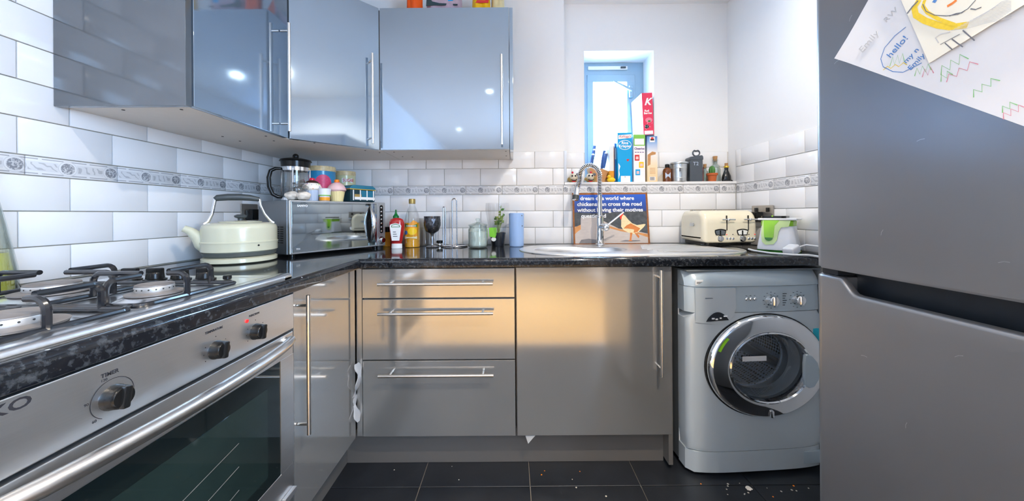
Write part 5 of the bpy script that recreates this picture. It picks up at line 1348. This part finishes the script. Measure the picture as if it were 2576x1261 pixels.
flat(t, d_, [(-w_ * .5, .248), (w_ * .5, .248), (w_ * .5, .280), (-w_ * .5, .280)], 'cereal_white'); flat(t, d_, [(-w_ * .35, .258), (w_ * .35, .258), (w_ * .35, .268), (-w_ * .35, .268)], 'ink', 2)
obj('printed_crest', prism(ell(0, .272, .009, .007, 14), d_, d_ + .001, RX(90)), 'red', t)
flat(t, d_, [(-w_ * .9, .10), (-w_ * .9, .17), (0, .19), (.022, .185), (.020, .172), (-.01, .165), (-.012, .11)], 'wood_block')
for q in range(5): flat(t, d_, [(-.016, .085 - q * .008), (.018, .085 - q * .008), (.018, .0875 - q * .008), (-.016, .0875 - q * .008)], 'sign_earth')
flat(t, d_, [(-.018, .010), (.018, .010), (.018, .034), (-.018, .034)], 'cereal_white')
for q in range(7): flat(t, d_, [(-.014 + q * .004, .012), (-.012 + q * .004, .012), (-.012 + q * .004, .032), (-.014 + q * .004, .032)], 'ink', 2)
t, w_, d_ = cereal('pinkish red cereal box with a white K stacked on top of the other cereal boxes', 1620.5, 1647, 2.115, .185, .262, 'cereal_white', .2968, 0, -2.4)
flat(t, d_, [(-w_, .001), (w_, .001), (w_, .262), (-w_, .262)], 'cereal_red')
text('lettering', 'K', .060, 'print_white', t, T(0, -d_ - .0008, .205) @ FRONT, bold=.002, shear=.35)
text('lettering', 'Red', .018, 'print_white', t, T(-.006, -d_ - .0008, .150) @ FRONT, bold=.0006)
text('lettering', 'Berries', .017, 'print_white', t, T(0, -d_ - .0008, .135) @ FRONT, bold=.0006)
flat(t, d_, ell(.004, .092, .022, .016, 18), 'pink', 2); flat(t, d_, ell(-.010, .052, .013, .012, 18), 'tin_dark', 2); flat(t, d_, ell(.006, .085, .009, .006, 12), 'herb_green', 3)
for q in range(16): flat(t, d_, ell(random.uniform(-.025, .025), random.uniform(.035, .09), .0016, .0016, 6), 'print_white', 3, 'printed_fleck')
flat(t, d_, [(-w_ + .006, .004), (w_ - .006, .004), (w_ - .006, .026), (-w_ + .006, .026)], 'cereal_white', 2)
# small things to the right of the boxes
t = thing('sea_shell', 'cream sea shell leaning by the brown bottle', 'shell', onl(1663, 2.118))
bm = NEW(); ap = bm.verts.new((.022, 0, .004)); fan = [bm.verts.new((.022 - .045 * math.cos(R(a)), -.006 + .010 * math.sin(R(a * 2)), .004 + .048 * math.sin(R(a)) + (.002 if i % 2 else 0))) for i, a in enumerate(range(2, 92, 6))]
for a, b in zip(fan, fan[1:]): bm.faces.new((ap, a, b))
solidify(bm, .006); obj('shell', bm, 'icing_white', t, 20)
t = thing('brown_bottle', 'small brown medicine bottle with black cap on the ledge', 'bottle', onl(1679, 2.112))
obj('glass', lathe([(0, .0005), (.024, .0005), (.026, .004), (.026, .070), (.022, .082), (.011, .090), (.011, .094), (0, .094)], 28), 'amber_glass', t)
obj('cap', cyl(.0125, .090, .112, 20, None, .002), 'black_plastic', t)
obj('label', curved([(-.022, -.019), (.010, -.019), (.010, .019), (-.022, .019)], .0264, .040), 'case_blue', t)
t = thing('metal_tin', 'round galvanised metal tin with a rolled rim on the ledge edge', 'tin', onl(1709, 2.098))
obj('body', lathe([(0, .0005), (.042, .0005), (.044, .003), (.044, .020), (.0455, .022), (.044, .024), (.046, .080), (.0475, .083), (.046, .086), (.047, .108), (0, .108)], 40), 'galvanised', t)
obj('rim', lathe([(.046, .106), (.053, .109), (.0545, .114), (.053, .119), (.047, .121), (.045, .118), (.046, .106)], 40), 'galvanised', t)
obj('catch', box(-.020, -.012, -.050, -.042, .060, .082, .002), 'ink_grey', t)
t = thing('tea_caddy', 'dark grey-blue square tea caddy with bottle opener leaning behind', 'caddy', onl(1747, 2.105), -6)
obj('body', box(-.038, .038, -.034, .034, .0005, .140, .006, 3), 'slate_tin', t)
obj('lid', prism([(-.040, .132), (.040, .132), (.040, .150), (.034, .160), (-.036, .152), (-.040, .146)], -.036, .036, RX(90), .003), 'slate_tin', t)
text('lettering', 'T2', .030, 'case_blue', t, T(-.004, -.0346, .108) @ FRONT)
t = thing('bottle_opener', 'dark metal bottle opener with a ring end behind the tea caddy', 'opener', onl(1752, 2.143))
obj('opener_ring', tube([(.022 * math.cos(R(a)), -.001, .186 + .019 * math.sin(R(a)) - (.005 if 70 < a < 110 else 0)) for a in range(0, 360, 15)], .0042, 8, True), 'slate_tin', t)
obj('shaft', box(-.011, .011, -.003, .001, .001, .170, .001), 'slate_tin', t)
t = thing('pink_box', 'pink box standing mostly hidden behind the tea caddy', 'box', onl(1750, 2.144))
obj('carton', box(-.052, -.013, -.0035, .0005, .0005, .070), 'pink', t, 0); obj('carton_side', box(.013, .049, -.0035, .0005, .0005, .095), 'pink', t, 0)
def corked(label, px, Y, r, h, nh, s=1):
    t = thing('corked_bottle', label, 'bottle', onl(px, Y))
    obj('glass', lathe([(0, .001), (r * .95, .001), (r, .006), (r, h * .55), (r * .85, h * .72), (r * .42, h * .82), (r * .42, h * .93), (r * .55, h * .95), (r * .55, h), (r * .40, h), (r * .38, h * .8), (r * .8, h * .70), (r * .95, h * .55), (r * .95, .005), (0, .004)], 28), 'glass_green', t)
    obj('cork', lathe([(0, h * .93), (r * .36, h * .93), (r * .46, h + nh), (0, h + nh + .001)], 18), 'cork', t)
corked('small corked clear glass bottle between caddy and cactus', 1774, 2.122, .021, .092, .020)
corked('tall corked clear glass bottle behind the cactus', 1800, 2.128, .029, .140, .022)
t = thing('potted_cactus', 'little green cactus in a terracotta pot on the ledge', 'plant', onl(1792, 2.086))
obj('pot', lathe([(0, .0005), (.021, .0005), (.0265, .038), (.031, .038), (.032, .050), (.029, .051), (.027, .044), (0, .043)], 28), 'terracotta', t)
bm = lathe([(0, .042), (.013, .044), (.0165, .060), (.0165, .075), (.012, .090), (.005, .096), (0, .0965)], 32)
for v in bm.verts:
    a = math.atan2(v.co.y, v.co.x); f = 1 + .10 * math.cos(9 * a); v.co.x *= f; v.co.y *= f
obj('cactus', bm, 'cactus_green', t)
t = thing('cat_bottle', 'black cat-shaped bottle with gold collar and cork', 'bottle', onl(1828, 2.112))
obj('body', lathe([(0, .0005), (.024, .0005), (.028, .012), (.026, .035), (.017, .058), (.011, .072), (.012, .088), (0, .089)], 26, None, 0, 360, 1, .75), 'cat_black', t)
obj('tail', tube([(.018, .0, .010), (.030, -.004, .006), (.034, -.010, .004)], [.008, .006, .003], 10), 'cat_black', t)
obj('paw', ball(.009, (-.018, -.016, .009), sx=1.4, sz=.8, n=12), 'cat_black', t)
obj('collar', lathe([(.010, .086), (.015, .090), (.014, .098), (.009, .099), (.010, .086)], 20), 'gold', t)
obj('cork', cyl(.0095, .096, .116, 14), 'cork', t)

# ================================================================== ON TOP OF THE BACK WALL CABINET
def packet(label, px0, px1, Y, h, m, seed, cat='packet'):
    x0, x1 = (px0 - 1288) / FPX * Y, (px1 - 1288) / FPX * Y
    t = thing('snack_packet', label, cat, ((x0 + x1) / 2, Y, 2.1504))
    w_ = (x1 - x0) / 2; bm = NEW(); n, mrow = 16, 12; g = []; rnd = random.Random(seed); ph = [rnd.uniform(0, 6) for _ in range(4)]
    for sgn in (-1, 1):
        gg = []
        for j in range(mrow + 1):
            v = j / mrow; row = []
            for i in range(n + 1):
                u = i / n * 2 - 1; dpt = .032 * (1 - u ** 4) * min(1, (1 - v) * 3.5) * (1 if v > .02 else .9) * (1 + .25 * math.sin(5 * u + ph[0]) * math.sin(6 * v + ph[1]))
                row.append(bm.verts.new((u * w_ * (1 - .06 * math.sin(7 * v + ph[2]) * .6 - .05 * v), sgn * max(.001, dpt), .0006 + v * h + (.006 * math.sin(9 * u + ph[3]) * (v > .9)))))
            gg.append(row)
        g.append(gg)
        for j in range(mrow):
            for i in range(n): bm.faces.new((gg[j][i], gg[j][i + 1], gg[j + 1][i + 1], gg[j + 1][i]))
    for i in range(n): bm.faces.new((g[0][0][i], g[1][0][i], g[1][0][i + 1], g[0][0][i + 1])); bm.faces.new((g[0][-1][i], g[0][-1][i + 1], g[1][-1][i + 1], g[1][-1][i]))
    for j in range(mrow):
        bm.faces.new((g[0][j][0], g[0][j + 1][0], g[1][j + 1][0], g[1][j][0])); bm.faces.new((g[0][j][-1], g[1][j][-1], g[1][j + 1][-1], g[0][j + 1][-1]))
    bmesh.ops.recalc_face_normals(bm, faces=bm.faces)
    obj('wrapper', bm, m, t, 60); return t, w_
packet('bright orange packet standing on the back wall cabinet', 1026, 1068, 1.84, .20, 'foil_orange', 1)
t, w_ = packet('mauve and teal patterned bag on the back wall cabinet', 1077, 1166, 1.86, .17, 'foil_purple', 2, 'bag')
obj('dark_print', prism([(-w_ * .95, .068), (-w_ * .5, .072), (w_ * .8, .070), (w_ * .8, .078), (-.2 * w_, .083), (-w_ * .6, .092), (-w_ * .9, .130)], .0325, .034, RX(90)), 'foil_dark', t, 0)
obj('blue_logo', prism([(.28 * w_, .093), (.55 * w_, .095), (.55 * w_, .125), (.28 * w_, .125)], .034, .036, RX(90)), 'cereal_blue', t, 0)
t, w_ = packet('yellow and red snack packet on the back wall cabinet', 1192, 1237, 1.84, .19, 'foil_yellow', 3)
obj('red_print', prism([(-w_ * .6, .070), (w_ * .85, .070), (w_ * .9, .098), (w_ * .6, .096), (w_ * .5, .083), (-w_ * .4, .085)], .0335, .035, RX(90)), 'red', t, 0)
obj('logo_print', prism([(-w_ * .3, .100), (.1 * w_, .096), (.25 * w_, .115), (-w_ * .2, .118)], .0345, .036, RX(90)), 'purple_ink', t, 0)
packet('plain beige folded packet at the cabinet end', 1239, 1273, 1.86, .16, 'foil_beige', 4)

# ================================================================== ODDS AND ENDS
bm = NEW(); g = []; rnd = random.Random(11)
for j in range(22):
    v = j / 21; wv = .30 + .22 * math.sin(v * 9) + .22 * rnd.random()
    g.append([bm.verts.new((-.664 + .012 * u * wv + .010 * math.sin(v * 7), 1.432 - .026 * math.sin(u * PI) * (.6 + .4 * math.sin(v * 23)) - .002, .47 - v * .245)) for u in (0, .33, .66, 1, 1.4, 1.8)])
for a, b in zip(g, g[1:]):
    for i in range(5): bm.faces.new((a[i], a[i + 1], b[i + 1], b[i]))
bmesh.ops.recalc_face_normals(bm, faces=bm.faces)
tag(obj('plastic_bag', bm, 'bag_film', None, 20), 'crumpled clear plastic bag caught in the drawer corner', 'bag')
bm = NEW(); vs = [bm.verts.new(p) for p in ((.050, 1.452, .149), (.094, 1.450, .149), (.080, 1.4485, .135), (.062, 1.446, .116))]; bm.faces.new(vs); solidify(bm, .001)
tag(obj('bag_scrap', bm, 'label_white', None, 0), 'white scrap of plastic bag poking out under the sink door', 'scrap')
for i in range(26):
    px_ = random.uniform(-.55, 1.3); py_ = random.uniform(1.30, 1.48 if px_ < .66 else 1.385)
    if i < 10: px_ = random.uniform(.72, 1.15); py_ = random.uniform(1.30, 1.375)
    s_ = random.uniform(.0016, .0036)
    tag(obj('crumb', lumpy(s_, (px_, py_, s_ * .42), 1, 1, .4, .1, seed=i), 'crumb' if i % 4 else 'orange', None, 0), 'tiny pale crumb lying on the dark floor tiles' if i % 4 else 'tiny orange crumb lying on the dark floor tiles', 'crumb', 'pale crumbs on the floor' if i % 4 else 'orange crumbs on the floor')
tag(obj('onion_skin', lumpy(.012, (.93, 1.345, .003), 1, .8, .2, .2, seed=77), 'bag_cream', None, 0), 'torn dry onion skin on the floor tiles by the washing machine', 'scrap')
